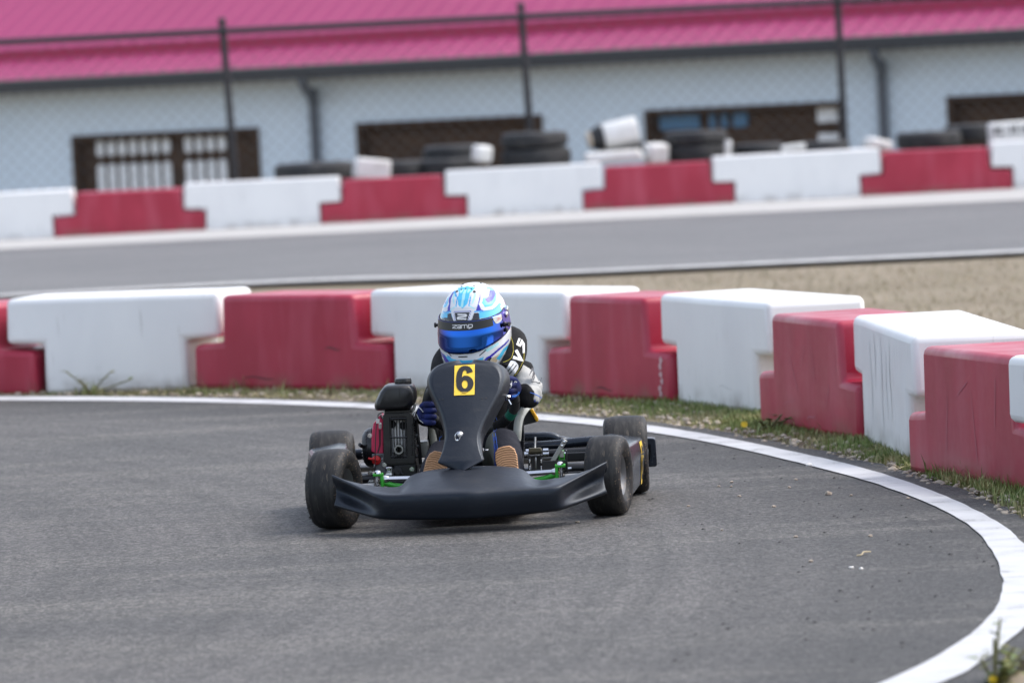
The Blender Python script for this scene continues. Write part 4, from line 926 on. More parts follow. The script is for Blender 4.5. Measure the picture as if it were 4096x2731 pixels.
m1 = MB(); m1.tube([ec(322,640,.405), ec(322,690,.405)], .006, 8); m1.tube([ec(345,690,.41), ec(345,740,.42)], .005, 8); obj('cable_clamp', m1, mk('white cable tie', (.6,.58,.55), .5), eng)
m1 = MB()
for u, v in ((750,640),(760,830),(770,950),(760,1065)): m1.lathe([(-.006,.0),(-.005,.006),(.006,.006),(.007,0)], 8, 'y', ec(u, v, .43))
m1.tube([ec(755,640,.44), ec(770,830,.44), ec(790,1000,.44), ec(800,1150,.45)], .006, 8); obj('linkage', m1, M['black_metal'], eng)
tube('fuel_hose', [ec(880,905,.55), ec(840,900,.55), ec(815,915,.54), ec(850,935,.54)], .004, 'black_metal', eng, 6)
m1 = MB(); m1.box((-.265,.45,.115), (.17,.2,.012)); obj('engine_mount', m1, M['black_metal'], kart, bevel=.002)

# ------------------------------------------------------------------ the racer
def skin(joints, edges, sub=2, root=0):
    me = bpy.data.meshes.new('tmp'); me.from_pydata([j[:3] for j in joints], edges, [])
    o = bpy.data.objects.new('tmp', me); COL.objects.link(o)
    md = o.modifiers.new('k', 'SKIN'); md.use_smooth_shade = True
    for i, v in enumerate(me.skin_vertices[0].data):
        r = joints[i][3]; v.radius = (r, joints[i][4] if len(joints[i]) > 4 else r); v.use_root = (i == root)
    m2 = o.modifiers.new('d', 'SUBSURF'); m2.levels = m2.render_levels = sub
    dg = bpy.context.evaluated_depsgraph_get(); ev = o.evaluated_get(dg); em = ev.to_mesh()
    mb = MB(); mb.v = [tuple(v.co) for v in em.vertices]; mb.f = [tuple(p.vertices) for p in em.polygons]
    bpy.data.objects.remove(o); bpy.data.meshes.remove(me); return mb
J = [(.01,.74,.13,.10,.12),(.014,.75,.23,.098,.115),(.018,.745,.33,.10,.125),(.02,.735,.415,.085,.09),(.022,.72,.48,.05),(.022,.70,.55,.045),
     (.10,.725,.425,.068),(.160,.69,.425,.056),(.195,.60,.392,.047),(.200,.535,.366,.0445),(.182,.46,.368,.043),(.160,.41,.390,.037),
     (-.06,.725,.425,.066),(-.108,.69,.405,.05),(-.130,.60,.34,.044),(-.140,.53,.318,.042),(-.150,.46,.322,.039),(-.155,.42,.334,.033),
     (.075,.70,.12,.078),(.10,.50,.19,.066),(.103,.335,.232,.056),(.118,.22,.20,.053),(.138,.10,.150,.047),(.14,.065,.13,.04),
     (-.06,.70,.12,.078),(-.09,.50,.17,.062),(-.094,.335,.205,.053),(-.11,.22,.18,.05),(-.132,.10,.145,.045),(-.135,.065,.125,.038)]
Eg = [(0,1),(1,2),(2,3),(3,4),(4,5),(3,6),(6,7),(7,8),(8,9),(9,10),(10,11),(3,12),(12,13),(13,14),(14,15),(15,16),(16,17),(0,18),(18,19),(19,20),(20,21),(21,22),(22,23),(0,24),(24,25),(25,26),(26,27),(27,28),(28,29)]
bmb = skin(J, Eg, 3)
# folds in the cloth: across the bent limbs, finer elsewhere
vs2 = []
for x, y, z in bmb.v:
    n = noise.noise((x*16, y*16, z*26))*.006 + noise.noise((x*46+3, y*46, z*60))*.0022
    if x > .11 and z > .31: n += .0045*math.sin((y*.8+z)*95+6*noise.noise((x*12, y*12, z*12)))*max(0, 1-abs(y-.53)/.14)
    c = Vector((x, y, z)); vs2.append((x+n*.7, y-n*.6, z+n*.6))
bmb.v = vs2
GREY, NAVY, BLK = (.44,.44,.425), (.016,.017,.025), (.010,.010,.011)
def suit(c):
    x, y, z = c
    if z > .30 and x > .10 and y < .80:
        # sleeve: grey above a slanting seam, black forearm below it
        lim = .410-(x-.15)*.80
        if z > lim+.0 and y > .44: return GREY
        if abs(z-lim) < .0035 and y > .44: return (.03,.06,.35)
        return BLK
    if z < .30 and y < .58 and x > 0:
        if x < .082-(.25-z)*-.06 and z < .272: return (.16,.165,.14) if x < .078 else (.03,.06,.3)
        return NAVY
    if z < .28: return NAVY
    return BLK
pb = obj('person', bmb, M['suit']); pb.location = KLOC; pb.rotation_euler = (0, 0, KROT); paint(pb, suit)
tag(pb, 'child racer in grey and black race suit and blue helmet, hunched over the wheel', 'person')
tb = bvh_of(pb)
def line_on(name, pts, w, mat, parent=pb, tree=None, off=.001):
    m = MB(); decal(m, stroke(pts, w), tree or tb, off, maxlen=.01); return obj(name, m, M[mat], parent)
def zc2(u, v, Y=.45): return (-.0205+.0001595*u-.000008*v, .494-.000008*u-.0001595*v)
line_on('sleeve_seam', [zc2(1440,130), zc2(1490,230), zc2(1500,310), zc2(1475,380)], .0014, 'suit' if 0 else 'ink')
line_on('sleeve_seam', [zc2(1420,430), zc2(1500,425), zc2(1600,470), zc2(1640,340)], .0014, 'ink')
line_on('sleeve_piping', [zc2(1412,600), zc2(1500,640), zc2(1580,700), zc2(1640,760)], .0022, 'blue_thread')
kz = lambda u, v: (-.573+.000561*u-.00003*v, .8375-.0000275*u-.0005615*v)
for a in ([(1185,905),(1196,940),(1212,990),(1222,1040)], [(1200,900),(1216,945),(1232,1000),(1240,1045)]): line_on('blue_stitching', [kz(*p) for p in a], .0016, 'blue_thread')
line_on('blue_stitching', [kz(880+12,1010), kz(890,990), kz(905,978)], .0014, 'blue_thread')
# shoes with gum soles
def sole_mat(N, L, b, tc, nz, ramp, mix, col):
    w_ = N.new('ShaderNodeTexWave'); w_.wave_type = 'RINGS'; w_.rings_direction = 'Y'; w_.inputs['Scale'].default_value = 42; w_.inputs['Distortion'].default_value = 2.2; w_.inputs['Detail'].default_value = 1; w_.inputs['Detail Scale'].default_value = 1.5
    mp = N.new('ShaderNodeMapping'); mp.inputs['Location'].default_value = (0,0,.012); L.new(tc.outputs['Object'], mp.inputs[0]); L.new(mp.outputs[0], w_.inputs[0])
    c = mix(ramp(w_.outputs[0], .26, .10), (.60,.325,.17), (.40,.215,.105)); L.new(c, b.inputs['Base Color'])
    bp = N.new('ShaderNodeBump'); bp.inputs['Strength'].default_value = .6; bp.inputs['Distance'].default_value = .004; L.new(w_.outputs[0], bp.inputs['Height']); L.new(bp.outputs[0], b.inputs['Normal'])
M['tread'] = mk('gum sole tread', (.46,.23,.11), .65, extra=sole_mat)
def shoe(loc, tilt, lean):
    prof = [(-.5,.0),(-.485,.26),(-.43,.39),(-.33,.44),(-.15,.42),(0,.40),(.15,.43),(.30,.47),(.42,.42),(.49,.25),(.5,.0),(.49,-.22),(.42,-.38),(.3,-.44),(.15,-.42),(0,-.40),(-.15,-.43),(-.33,-.44),(-.43,-.37),(-.485,-.24)]
    Lg, Wd = .188, .080   # local z along the foot, x across, sole towards -y
    def ringo(s, y, lift=0): return [(q*Wd*s, y, p*Lg*(s*.5+.5)+lift) for p, q in prof]
    up = MB(); rows = [ringo(1.05, -.004), ringo(1.09, .006), ringo(1.06, .022), ringo(.9, .045, -.006), ringo(.62, .066, -.018), ringo(.3, .074, -.022)]
    n = len(prof); up.v = [p for r in rows for p in r]; up.f = [(i*n+j, i*n+(j+1)%n, (i+1)*n+(j+1)%n, (i+1)*n+j) for i in range(len(rows)-1) for j in range(n)] + [tuple(range(n)), tuple(range((len(rows)-1)*n, len(rows)*n))]
    s_ = obj('shoe', up, M['shoe'], pb, sub=1); s_.location = loc; s_.rotation_euler = (lean, tilt, 0)
    m = MB(); rows = [ringo(.93, -.021), ringo(.985, -.018), ringo(1.0, -.012), ringo(1.0, -.002)]
    m.v = [p for r in rows for p in r]; m.f = [(i*n+j, i*n+(j+1)%n, (i+1)*n+(j+1)%n, (i+1)*n+j) for i in range(len(rows)-1) for j in range(n)] + [tuple(range(n)), tuple(range((len(rows)-1)*n, len(rows)*n))]
    obj('sole', m, M['tread'], s_); return s_
shoe((.130,.012,.146), -R(9), -R(10)); shoe((-.124,.012,.143), R(20), -R(10))
# gloves: a palm and five fingers closed round the wheel rim
def glove(side, zc, xo):
    s = side; q = lambda x, y, z, r: (xo+s*x, y, zc+z, r)
    Jg = [q(.004,.430,-.012,.030), q(.006,.400,-.004,.030), q(.004,.378,.0,.026)]; Eg_ = [(0,1),(1,2)]
    for k, (dz, ln_) in enumerate(((.030,.92),(.010,1.0),(-.010,.96),(-.029,.82))):
        b = len(Jg)
        Jg += [q(.004,.366,dz*.9,.0135), q(-.006,.345-.004*ln_,dz,.0118), q(-.024*ln_,.342,dz*1.02-.001,.0108), q(-.036*ln_,.356,dz*1.0-.003,.0098)]
        Eg_ += [(2, b), (b, b+1), (b+1, b+2), (b+2, b+3)]
    b = len(Jg); Jg += [q(-.012,.405,.022,.0135), q(-.030,.392,.026,.0115), q(-.042,.378,.018,.010)]; Eg_ += [(1, b), (b, b+1), (b+1, b+2)]
    g_ = obj('glove', skin(Jg, Eg_, 2, 1), M['glove'], pb); return g_
g1 = glove(1, .408, .142); g2 = glove(-1, .338, -.146)
t1 = bvh_of(g1); t2 = bvh_of(g2)
hc = lambda u, v: (-.017+.000158*u-.000008*v, .4985-.000008*u-.000158*v)
def glove_mark(pts, w, mat, g_, t_): m = MB(); decal(m, stroke(pts, w), t_, .0015, maxlen=.006); return obj('glove_print', m, M[mat], g_)
glove_mark([hc(920,280), hc(925,380), hc(960,470), hc(1010,520)], .0042, 'white_ink', g1, t1)
glove_mark([hc(965,350), hc(980,430), hc(1020,440), hc(1035,360)], .0032, 'white_ink', g1, t1)
glove_mark([hc(1010,520), hc(1030,440)], .003, 'white_ink', g1, t1)
glove_mark([hc(1085,410), hc(1100,375), hc(1135,410)], .0026, 'white_ink', g1, t1)
glove_mark([hc(1040,690), hc(1100,690), hc(1160,660), hc(1180,610)], .006, 'glove_light', g1, t1)
lc = lambda u, v: (-.392+.000291*u-.000015*v, .519-.000015*u-.000292*v)
glove_mark([lc(765,520), lc(800,510), lc(850,555)], .0022, 'white_ink', g2, t2)
glove_mark([lc(768,590), lc(800,650), lc(850,680)], .0026, 'white_ink', g2, t2)
# neck brace: padded roll with printed letters
path = smoothpath([(.118,.60,.448),(.140,.625,.475),(.152,.66,.505),(.155,.70,.528),(.150,.75,.548),(.12,.80,.558),(.05,.84,.552),(-.03,.83,.53),(-.085,.77,.50),(-.10,.70,.468),(-.095,.63,.445)], 6)
m1 = MB(); m1.tube(path, [.026]+[.034]*4+[.037]*(len(path)-9)+[.034]*3+[.026], 18, flat=1.0); nb_ = obj('neck_brace', m1, M['black_cloth'], pb)
tn = bvh_of(nb_)
H2 = lambda pts: [(hz(u, v, .62)[0], hz(u, v, .62)[2]) for u, v in pts]
def letter(polys, tree, parent, name='lettering', mat='white_ink', off=.0018, holes=()):
    m = MB()
    for p in polys: decal(m, p, tree, off, holes if p is polys[0] else (), maxlen=.006)
    return obj(name, m, M[mat], parent)
letter([H2([(1450,1490),(1500,1415),(1545,1335),(1580,1330),(1615,1345),(1650,1385),(1660,1415),(1655,1455),(1615,1515),(1580,1570),(1535,1600),(1490,1592),(1465,1545)])], tn, nb_)
letter([H2(stroke([(1585,1385),(1500,1495)], 13)), H2(stroke([(1630,1398),(1525,1537)], 13))], tn, nb_, 'letter_slot', 'ink', .0026)
letter([H2(stroke([(1580,1282),(1702,1322),(1622,1178)], 46))], tn, nb_)
letter([H2(stroke([(1672,1008),(1642,1092),(1682,1112),(1706,1052),(1734,1092),(1738,1225)], 31))], tn, nb_)
for pts in ([(1430,1360),(1500,1335),(1555,1290),(1585,1200),(1575,1080),(1540,985)], [(1745,1200),(1738,1330),(1690,1430),(1630,1530),(1590,1568)]):
    letter([H2(stroke(pts, 7))], tn, nb_, 'stitching', 'gold_thread')
# black shoulder pad (body protector) over the suit
m1 = MB(); rows = []
for t in range(9):
    a = t/8; rows.append([(lerp(.10,.205,a)+.004*math.sin(k*1.3), lerp(.695,.81,k/6), .480-.026*a*a-.018*abs(k/6-.55)*2+.008*math.sin(math.pi*k/6)) for k in range(7)])
m1.grid(rows); obj('shoulder_pad', m1, M['black_cloth'], pb, sub=1, solid=.014)
m1 = MB(); rows = []
for t in range(9):
    a = t/8; rows.append([(lerp(-.05,-.145,a), lerp(.60,.80,k/6), .475-.045*a*a-.016*abs(k/6-.55)*2) for k in range(7)])
m1.grid(rows); obj('shoulder_pad', m1, M['black_cloth'], pb, sub=1, solid=.014)

# ---- helmet
LV = [(.137,0,0,0),(.1345,.026,.028,.034),(.128,.045,.05,.058),(.114,.069,.077,.086),(.095,.086,.096,.108),(.07,.102,.114,.126),(.03,.116,.132,.142),(-.02,.1215,.143,.146),(-.07,.121,.150,.137),(-.105,.115,.151,.120),(-.13,.106,.146,.102),(-.148,.095,.136,.088)]
HS = .955
def hp(az, z, off=0.):
    z = max(-.148, min(.137, z))
    for i in range(len(LV)-1):
        a, b = LV[i], LV[i+1]
        if a[0] >= z >= b[0]:
            t = (a[0]-z)/(a[0]-b[0]); t = math.sqrt(t) if i == 0 else t
            w_, f_, k_ = [lerp(a[j], b[j], t)*(HS if j == 1 else .98) for j in (1,2,3)]; break
    r = R(az); s, c = math.sin(r), math.cos(r); e = 2/2.25
    return Vector(((w_+off)*math.copysign(abs(s)**e, s), -((f_ if c >= 0 else k_)+off)*math.copysign(abs(c)**e, c), z))
HM = Matrix.Translation((.019,.68,.613)) @ Matrix.Rotation(-R(18), 4, 'Z') @ Matrix.Rotation(R(5), 4, 'X')
H_ = lambda az, z, off=0.: HM @ hp(az, z, off)
zs = []
z = .137
tt = [0]+[i/10 for i in range(1, 11)]
zl = [.137-.0025*t*t for t in tt]; z = zl[-1]
while z > -.148: z -= .0021; zl.append(max(z, -.148))
NA = 300
mb = MB(); azs = [-180+360*k/NA for k in range(NA)]
chart = []
for z in zl:
    for a in azs: mb.v.append(tuple(H_(a, z))); chart.append((a, z*1000))
for i in range(len(zl)-1):
    for k in range(NA): mb.f.append((i*NA+k, i*NA+(k+1)%NA, (i+1)*NA+(k+1)%NA, (i+1)*NA+k))
b0 = len(zl)-1   # rolled lower rim
for off, dz in ((-.006,-.004),(-.016,-.003),(-.02,.02)):
    n0 = len(mb.v)
    for a in azs: p = hp(a, -.148, off); mb.v.append(tuple(HM @ Vector((p.x, p.y, -.148+dz)))); chart.append((a, -150))
    for k in range(NA): mb.f.append(((n0-NA)+k, (n0-NA)+(k+1)%NA, n0+(k+1)%NA, n0+k))
hel = obj('helmet', mb, M['helmet'], pb, ang=80)
hel.data.materials[0] = M['helmet']
WHT, CY, MB_, DB, PC, TAN, BK_ = (.78,.80,.82), (.09,.56,.86), (.055,.40,.80), (.030,.022,.42), (.42,.83,.88), (.62,.50,.33), (.012,.012,.016)
ART = [
 ([(-75,150),(75,150),(60,112),(40,112),(28,118),(16,128),(-14,128),(-30,118),(-46,118),(-60,112)], WHT),
 ([(-39,118),(-21,59),(-32,53),(-42,70),(-48,118)], DB), ([(45,118),(31,77),(26,57),(42,50),(36,60),(33,77),(44,104)], DB), ([(25,57),(43,50),(47,53),(34,62),(31,78)], DB),
 ([(46,107),(78,123),(110,119),(104,101),(88,80),(76,62),(64,53),(46,51),(36,58),(33,75)], WHT), ([(51,103),(91,122),(112,113),(96,97),(80,78),(62,65),(44,65),(40,79)], CY),
 ([(56,96),(70,112),(88,116),(80,104),(66,96),(60,86)], WHT), ([(50,88),(62,96),(80,110),(107,108),(92,95),(68,80),(54,76)], DB), ([(62,92),(76,104),(86,106),(74,92)], (.1,.12,.62)),
 ([(-70,70),(-73,95),(-55,109),(-32,80),(-31,59),(-50,54)], WHT), ([(-62,77),(-56,97),(-52,103),(-37,81),(-39,70),(-52,66)], CY), ([(-58,84),(-52,92),(-47,80),(-52,76)], DB),
 ([(-13,101),(-15,115),(-46,127),(0,131),(38,127),(15,113),(13,101),(9,79),(1,66),(-7,79)], CY), ([(-1.5,70),(2,70),(3,124),(-3,124)], PC), ([(-20,123),(-9,112),(-5,123)], PC), ([(18,122),(8,112),(6,123)], PC),
 ([(-46,117),(-32,121),(-12,100),(-9.5,73),(-11.5,73),(-15,100)], MB_), ([(-34,110),(-28,113),(-15.5,80),(-18,80)], PC), ([(26,116),(18,105),(13.5,73),(11.5,73),(14,100)], MB_), ([(32,108),(27,112),(17,78),(20,80)], PC),
 ([(-24,62),(-12,76),(-11,72),(-22,60)], PC), ([(25,62),(14,76),(13,72),(23,60)], PC),
 ([(22,50),(62,49),(86,60),(84,40),(60,30),(32,30),(17,26)], CY), ([(-72,46),(-26,53),(-18,50),(-12,26),(-26,30),(-56,36)], CY), ([(23,57),(47,53),(64,55),(86,68),(92,60),(64,50),(46,48.5),(21,52)], MB_), ([(-50,56),(-28,57),(-20,60),(-20,53),(-30,52),(-50,51)], MB_),
 ([(-29,50),(-19,51),(-11,25),(-50,33),(-26,38)], BK_), ([(22,50),(31,48),(31,28),(15,25)], BK_), ([(62,33),(34,30),(34,24),(64,28)], (.5,.5,.46)),
 ([(-21,62),(24,62),(13,22),(-10,22)], WHT), ([(-14.5,58),(16.5,58),(11,22),(-8,22)], DB), ([(-13.6,56.5),(15.6,56.5),(10.4,22),(-7.2,22)], WHT), ([(-12,54),(14,54),(9.2,22),(-6,22)], BK_),
 ([(-80,-30),(-36,-59),(-23,-73),(-7,-83),(1,-85),(20,-86),(40,-73),(63,-57),(88,-40),(88,-46),(64,-65),(48,-77),(33,-90),(15,-100),(1,-101),(-17,-96),(-30,-82),(-60,-60)], WHT),
 ([(-60,-62),(-40,-72),(-30,-80),(-27,-72),(-36,-62),(-60,-48)], PC), ([(34,-75),(63,-57),(66,-64),(42,-82)], PC), ([(-29,-85),(-20,-91),(-19,-97),(-28,-93)], MB_),
 ([(-40,-84),(-26,-94),(-10,-101),(0,-103),(20,-105),(36,-97),(30,-124),(20,-150),(-20,-150),(-30,-110)], CY), ([(-36,-96),(-12,-108),(0,-110),(24,-111),(25,-124),(0,-122),(-20,-118)], MB_),
 ([(-70,-66),(-38,-86),(-26,-107),(-20,-150),(-30,-150),(-44,-100),(-70,-78)], DB), ([(32,-115),(40,-101),(62,-78),(92,-58),(92,-64),(64,-87),(48,-105),(40,-122)], DB), ([(41,-96),(62,-74),(90,-54),(92,-57),(64,-78),(44,-99)], WHT),
 ([(36,-121),(44,-105),(52,-103),(46,-124),(40,-150),(30,-150)], BK_), ([(45,-124),(53,-104),(68,-97),(66,-112),(56,-150),(44,-150)], TAN), ([(60,-112),(76,-84),(98,-72),(98,-80),(80,-96),(70,-120)], CY), ([(72,-118),(90,-90),(112,-80),(112,-95),(92,-120)], WHT), ([(78,-125),(96,-100),(120,-95),(120,-104),(98,-110)], MB_),
 ([(94,34),(108,22),(103,0),(90,-8),(104,-24),(114,0),(114,40),(100,60)], CY), ([(112,60),(118,-60),(124,-60),(120,60)], DB), ([(124,100),(140,-40),(160,-40),(140,100)], CY), ([(-94,34),(-108,22),(-103,0),(-90,-8),(-104,-24),(-114,0),(-114,40),(-100,60)], CY), ([(-112,60),(-118,-60),(-124,-60),(-120,60)], DB), ([(-124,100),(-140,-40),(-160,-40),(-140,100)], CY),
]
a_ = hel.data.color_attributes.new('paint', 'FLOAT_COLOR', 'POINT')
boxes = [(min(p[0] for p in q), max(p[0] for p in q), min(p[1] for p in q), max(p[1] for p in q), q, c) for q, c in ART]
for i, (az, zz) in enumerate(chart):
    col = WHT
    for x0, x1, y0, y1, q, c in boxes:
        if x0 <= az <= x1 and y0 <= zz <= y1 and inside((az, zz), q): col = c
    a_.data[i].color = (*col, 1)
def interp(t, x):
    x = abs(x)
    for (a, b), (c, d) in zip(t, t[1:]):
        if a <= x <= c: return lerp(b, d, (x-a)/(c-a))
    return t[-1][1]
VT = [(0,.0245),(20,.0245),(45,.0275),(60,.031),(80,.038),(92,.048),(98,.040),(101,.02)]
VB = [(0,-.082),(15,-.081),(29,-.0755),(48,-.062),(67,-.048),(81,-.037),(93,-.024),(98,-.012),(101,.0)]
def shell(a0, a1, top, bot, off, na=70, nz=14):
    return [[tuple(H_(lerp(a0, a1, i/na), lerp(top(lerp(a0,a1,i/na)), bot(lerp(a0,a1,i/na)), j/nz), off)) for i in range(na+1)] for j in range(nz+1)]
m1 = MB(); m1.grid(shell(-101, 101, lambda a: interp(VT, a), lambda a: interp(VB, a), .0035)); vi = obj('visor', m1, M['visor'], hel, solid=.002)
m1 = MB(); m1.grid(shell(-58, 54, lambda a: interp(VT, a)-.0005, lambda a: -.005+.0055*(abs(a)/50)**2, .0052)); vs_ = obj('visor_strip', m1, M['visor_strip'], hel)
m1 = MB(); m1.grid(shell(76, 100.5, lambda a: interp(VT, a)-.001, lambda a: max(interp(VB, a)+.001, lerp(.018,-.03,(a-76)/8) if a < 84 else -1), .0055, 12, 8)); obj('visor_hinge', m1, M['purple'], hel)
m1 = MB(); m1.grid(shell(-100.5, -84, lambda a: interp(VT, a)-.001, lambda a: interp(VB, a)+.001, .0055, 12, 8)); obj('visor_hinge', m1, M['purple'], hel)
m1 = MB(); m1.grid(shell(-101, 101, lambda a: interp(VT, a)+.0035, lambda a: interp(VT, a)-.001, .003, 70, 2)); obj('visor_gasket', m1, M['ink'], hel)
m1 = MB(); m1.grid(shell(55, 75, lambda a: lerp(.0285,.034,(a-55)/20), lambda a: lerp(.006,.012,((a-62)/10)**2) if a > 60 else lerp(.020,.005,(a-55)/5), .0060, 10, 6)); stk = obj('visor_sticker', m1, M['sticker'], hel)
for az, z, r_, mt in ((95,.041,.0115,'chrome'),(88,.027,.010,'chrome'),(80,-.003,.0085,'black_gloss'),(81,-.022,.0075,'black_gloss'),(-86,.0,.009,'black_gloss')):
    c, n = H_(az, z, .006), (H_(az, z, .02)-H_(az, z, 0)).normalized(); m1 = MB()
    m1.tube([c-n*.002, c+n*.004, c+n*.0055], [r_, r_, r_*.8], 16); 
    if az in (80, -86): m1.tube([c+n*.004, c+n*.015], r_*.55, 12); m1.tube([c+n*.013, c+n*.018], r_*.95, 12)
    obj('visor_screw' if mt == 'chrome' else 'visor_knob', m1, M[mt], hel)
for az, z, da in ((1.5,-.0915,6.5),(33.5,-.083,6.0),(-22,-.0815,4.5)):
    m1 = MB(); dzz = .0085 if az > 10 else -.0075 if az < -10 else 0
    m1.grid([[tuple(H_(az-da+2*da*k/8, z+dzz*(k/4-1)*1.0+e, .0012)) for k in range(9)] for e in (-.0018, .0018)]); obj('chin_vent', m1, M['ink'], hel)
for az, z, r_ in ((-28,.117,.0055),(28,.115,.0055),(-101,.131,.0055),(105,.132,.0055),(-16,.123,.003),(-1,.125,.003),(19,.123,.003),(-34,.130,.003),(34,.130,.003),(112,-.012,.004)):
    c, n = H_(az, z, .0), (H_(az, z-.001, .02)-H_(az, z, 0)).normalized()
    n = (n+Vector((0,0,1.2 if z > .1 else 0))).normalized(); m1 = MB(); m1.tube([c-n*.001, c+n*.0012], [r_, r_*.9], 14); obj('vent_hole', m1, M['ink'], hel)
tv = bvh_of(hel, vi, vs_, stk)
HH = lambda pts, Y=.565: [(hz(u, v, Y)[0], hz(u, v, Y)[2]) for u, v in pts]
for strokes in ([[(632,783),(694,780),(700,790),(640,818),(637,828),(700,830)]], [[(708,782),(752,779),(760,788),(762,830),(716,831),(711,820),(714,808),(760,805)]], [[(777,832),(776,779),(850,773),(863,782),(866,828)], [(821,777),(822,829)]], [[(886,844),(883,772),(938,769),(945,780),(946,800),(936,812),(889,815)]]):
    letter([HH(stroke(s, 11)) for s in strokes], tv, hel, 'visor_lettering', 'white_ink', .0018)
letter([HH(stroke([(712,620),(838,620),(850,632),(838,645),(724,660),(712,672),(716,685),(850,685)], 23))], tv, hel, 'helmet_emblem', 'white_ink', .0018)
letter([HH(stroke([(1325,672),(1358,668),(1318,722),(1390,668)], 6), .60)], tv, hel, 'sticker_print', 'red_ink', .0018)

# ------------------------------------------------------------------ pebbles, straw and the weed in the corner
PEB = [(1.03,20.11,.017,'w','white pebble touching the inside of the white line'), (.18,18.18,.010,'s','pale pebble in front of the right front tyre'), (.73,19.53,.009,'s',None), (.83,17.23,.009,'s',None), (1.0,16.5,None,None,None),
 (.93,16.11,.010,'w','white pebble left of its twin below the straw'), (.955,16.07,.009,'w','white pebble right of its twin below the straw'), (.91,19.17,.008,'s',None), (.72,19.34,.007,'s',None), (1.02,18.79,.016,'s','largest tan pebble on the bare asphalt right of the kart'),
 (.82,18.4,.010,'s',None), (.73,18.9,.009,'s',None), (1.09,18.7,.008,'s',None), (1.26,18.46,.008,'s',None), (.68,19.38,.008,'s',None), (1.05,17.12,.01,'s',None), (.83,16.38,.010,'s',None), (.55,18.6,.008,'s',None), (.95,19.5,.008,'s',None), (.62,17.6,.007,'s',None)]
for k, (x, y, s, c, lab) in enumerate(PEB):
    if not s: continue
    mb = MB(); s *= .75; rock(mb, (0,0,0), s, .62, k*3.1); o = obj('pebble', mb, M['white_stone' if c == 'w' else 'stone']); o.location = (x, y, s*.35)
    tag(o, lab or 'tiny tan pebble lying loose on the grey asphalt right of the kart', 'pebble', 'pebbles strewn on the asphalt')
mb = MB(); mb.tube(smoothpath([(-.024,-.012,.004),(-.008,-.01,.006),(.002,.012,.010),(.026,.022,.008)], 5), [.002]*15+[.0015], 6)
o = obj('straw_stalk', mb, M['straw']); o.location = (.99, 16.49, 0); o.scale = (.9, 1.7, 1.0); tag(o, 'bent straw stalk lying on the asphalt at lower right', 'straw')
def weed(loc, label, stems, flowers, sc=1.0, seed=1):
    r_ = random.Random(seed); w_ = empty('weed_plant', loc); tag(w_, label, 'weed', 'weeds on the verge')
    m_s, m_l = MB(), MB()
    for (dx, dy, h) in stems:
        pts = smoothpath([(0,0,0), (dx*.3, dy*.3, h*.45), (dx, dy, h)], 6); m_s.tube(pts, [.0022*sc]*(len(pts)-1)+[.001*sc], 6)
        for p in pts[3::2]:
            for _ in range(2):
                a = r_.uniform(0, 6.28); l = r_.uniform(.012, .026)*sc; d = Vector((math.cos(a), math.sin(a), r_.uniform(-.1, .7))).normalized(); n = d.cross(Vector((0,0,1))).normalized()*l*.36
                q = p+d*.004; m_l.add([q, q+d*l*.45+n, q+d*l+Vector((0,0,-l*.15)), q+d*l*.45-n], [(0,1,2),(0,2,3)])
    obj('stem', m_s, M['stem'], w_); obj('leaves', m_l, M['leaf'], w_, smooth=False)
    for (fx, fy, fz, s) in flowers:
        m_f = MB()
        for k in range(12):
            a = k*math.pi/6; m_f.add([(fx, fy, fz), (fx+math.cos(a-.2)*s*.7, fy+math.sin(a-.2)*s*.4-.2*s, fz+math.sin(a-.2)*s*.6), (fx+math.cos(a)*s, fy+math.sin(a)*s*.5-.2*s, fz+math.sin(a)*s*.8), (fx+math.cos(a+.2)*s*.7, fy+math.sin(a+.2)*s*.4-.2*s, fz+math.sin(a+.2)*s*.6)], [(0,1,2,3)])
        obj('flower', m_f, M['petal'], w_, smooth=False)
weed((1.075, 13.1, -.02), 'slender weed with round leaves and a yellow flower, bottom right corner', [(.022,.03,.165),(.005,.02,.12),(.05,.0,.10),(-.03,.02,.075),(.06,.03,.06),(.03,-.05,.07),(.0,-.04,.05),(.05,-.06,.05),(.08,.02,.09)], [(-.006,-.03,.030,.012)], 1.6, 4)
weed((.985, 22.2, -.02), 'low dark green weed with a yellow bloom at the foot of the chalky red block', [(.1,-.05,.07),(.05,-.1,.08),(-.04,-.1,.06),(.12,.1,.07),(0,-.15,.06)], [(-.10,-.12,.05,.016)], 1.7, 9)
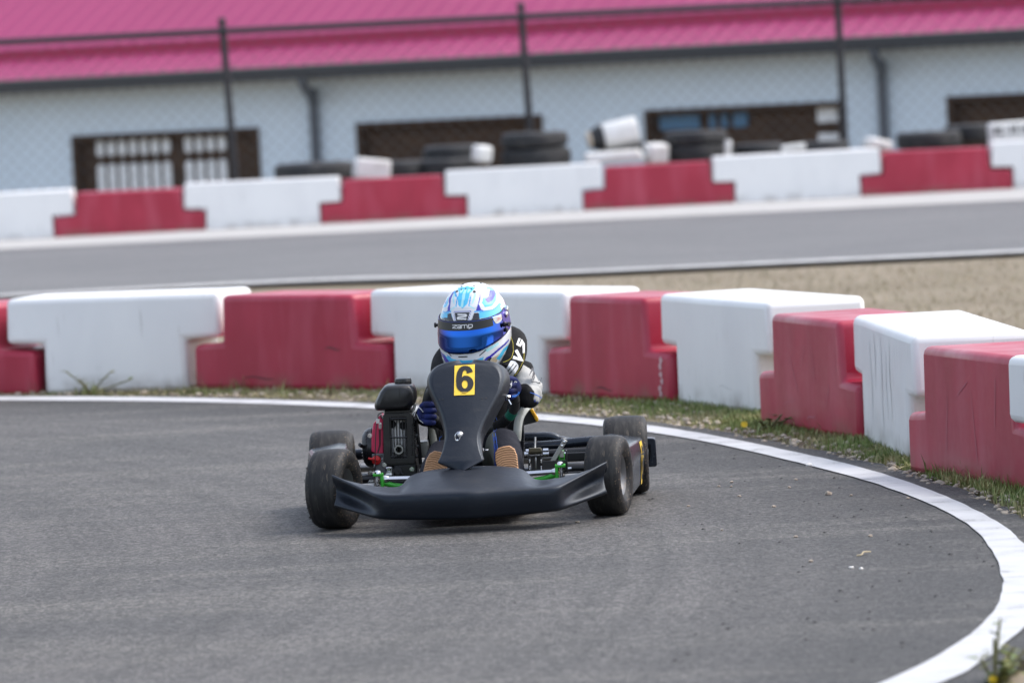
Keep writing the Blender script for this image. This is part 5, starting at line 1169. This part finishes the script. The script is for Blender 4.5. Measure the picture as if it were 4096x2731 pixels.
weed((-2.02, 27.15, -.02), 'spiky weed against the long white block at left', [(.1,-.05,.12),(-.12,-.05,.14),(.2,0,.08),(-.05,-.1,.1)], [], 1.5, 12)

# ------------------------------------------------------------------ camera, light
cam = bpy.data.objects.new('camera', bpy.data.cameras.new('camera')); COL.objects.link(cam)
cam.data.sensor_width = 36; cam.data.lens = 36*13067/2352; cam.data.clip_end = 3000; cam.data.clip_start = .5
pitch, roll = R(2.84), math.atan(.051)
cam.matrix_world = Matrix.Translation((0,0,1.493)) @ Matrix.Rotation(R(90)-pitch, 4, 'X') @ Matrix.Rotation(-roll, 4, 'Z')
cam.data.dof.use_dof = True; cam.data.dof.focus_distance = 18.55; cam.data.dof.aperture_fstop = 4.7; cam.data.dof.aperture_blades = 0
S.camera = cam
w = bpy.data.worlds.new('World'); S.world = w; w.use_nodes = True
nt = w.node_tree; bg = nt.nodes['Background']
sky = nt.nodes.new('ShaderNodeTexSky'); sky.sky_type = 'NISHITA'; sky.sun_disc = False
SUN_EL, SUN_AZ = R(54), R(74)   # azimuth from +Y towards +X
sky.sun_elevation = SUN_EL; sky.sun_rotation = SUN_AZ; sky.air_density = 1.0; sky.dust_density = 3.0; sky.ozone_density = 1.0
hs = nt.nodes.new('ShaderNodeHueSaturation'); hs.inputs['Saturation'].default_value = .62; hs.inputs['Value'].default_value = 2.25
nt.links.new(sky.outputs[0], hs.inputs['Color']); nt.links.new(hs.outputs[0], bg.inputs[0]); bg.inputs[1].default_value = .15
sl = bpy.data.objects.new('sun', bpy.data.lights.new('sun', 'SUN')); COL.objects.link(sl)
sl.data.energy = 1.2; sl.data.angle = R(17); sl.data.color = (1, .955, .89)
dv = Vector((math.sin(SUN_AZ)*math.cos(SUN_EL), math.cos(SUN_AZ)*math.cos(SUN_EL), math.sin(SUN_EL)))
sl.rotation_euler = dv.to_track_quat('Z', 'Y').to_euler()
S.view_settings.view_transform = 'Standard'; S.view_settings.look = 'None'; S.view_settings.exposure = 0; S.view_settings.gamma = 1
S.cycles.use_denoising = True
S.cycles.max_bounces = 6
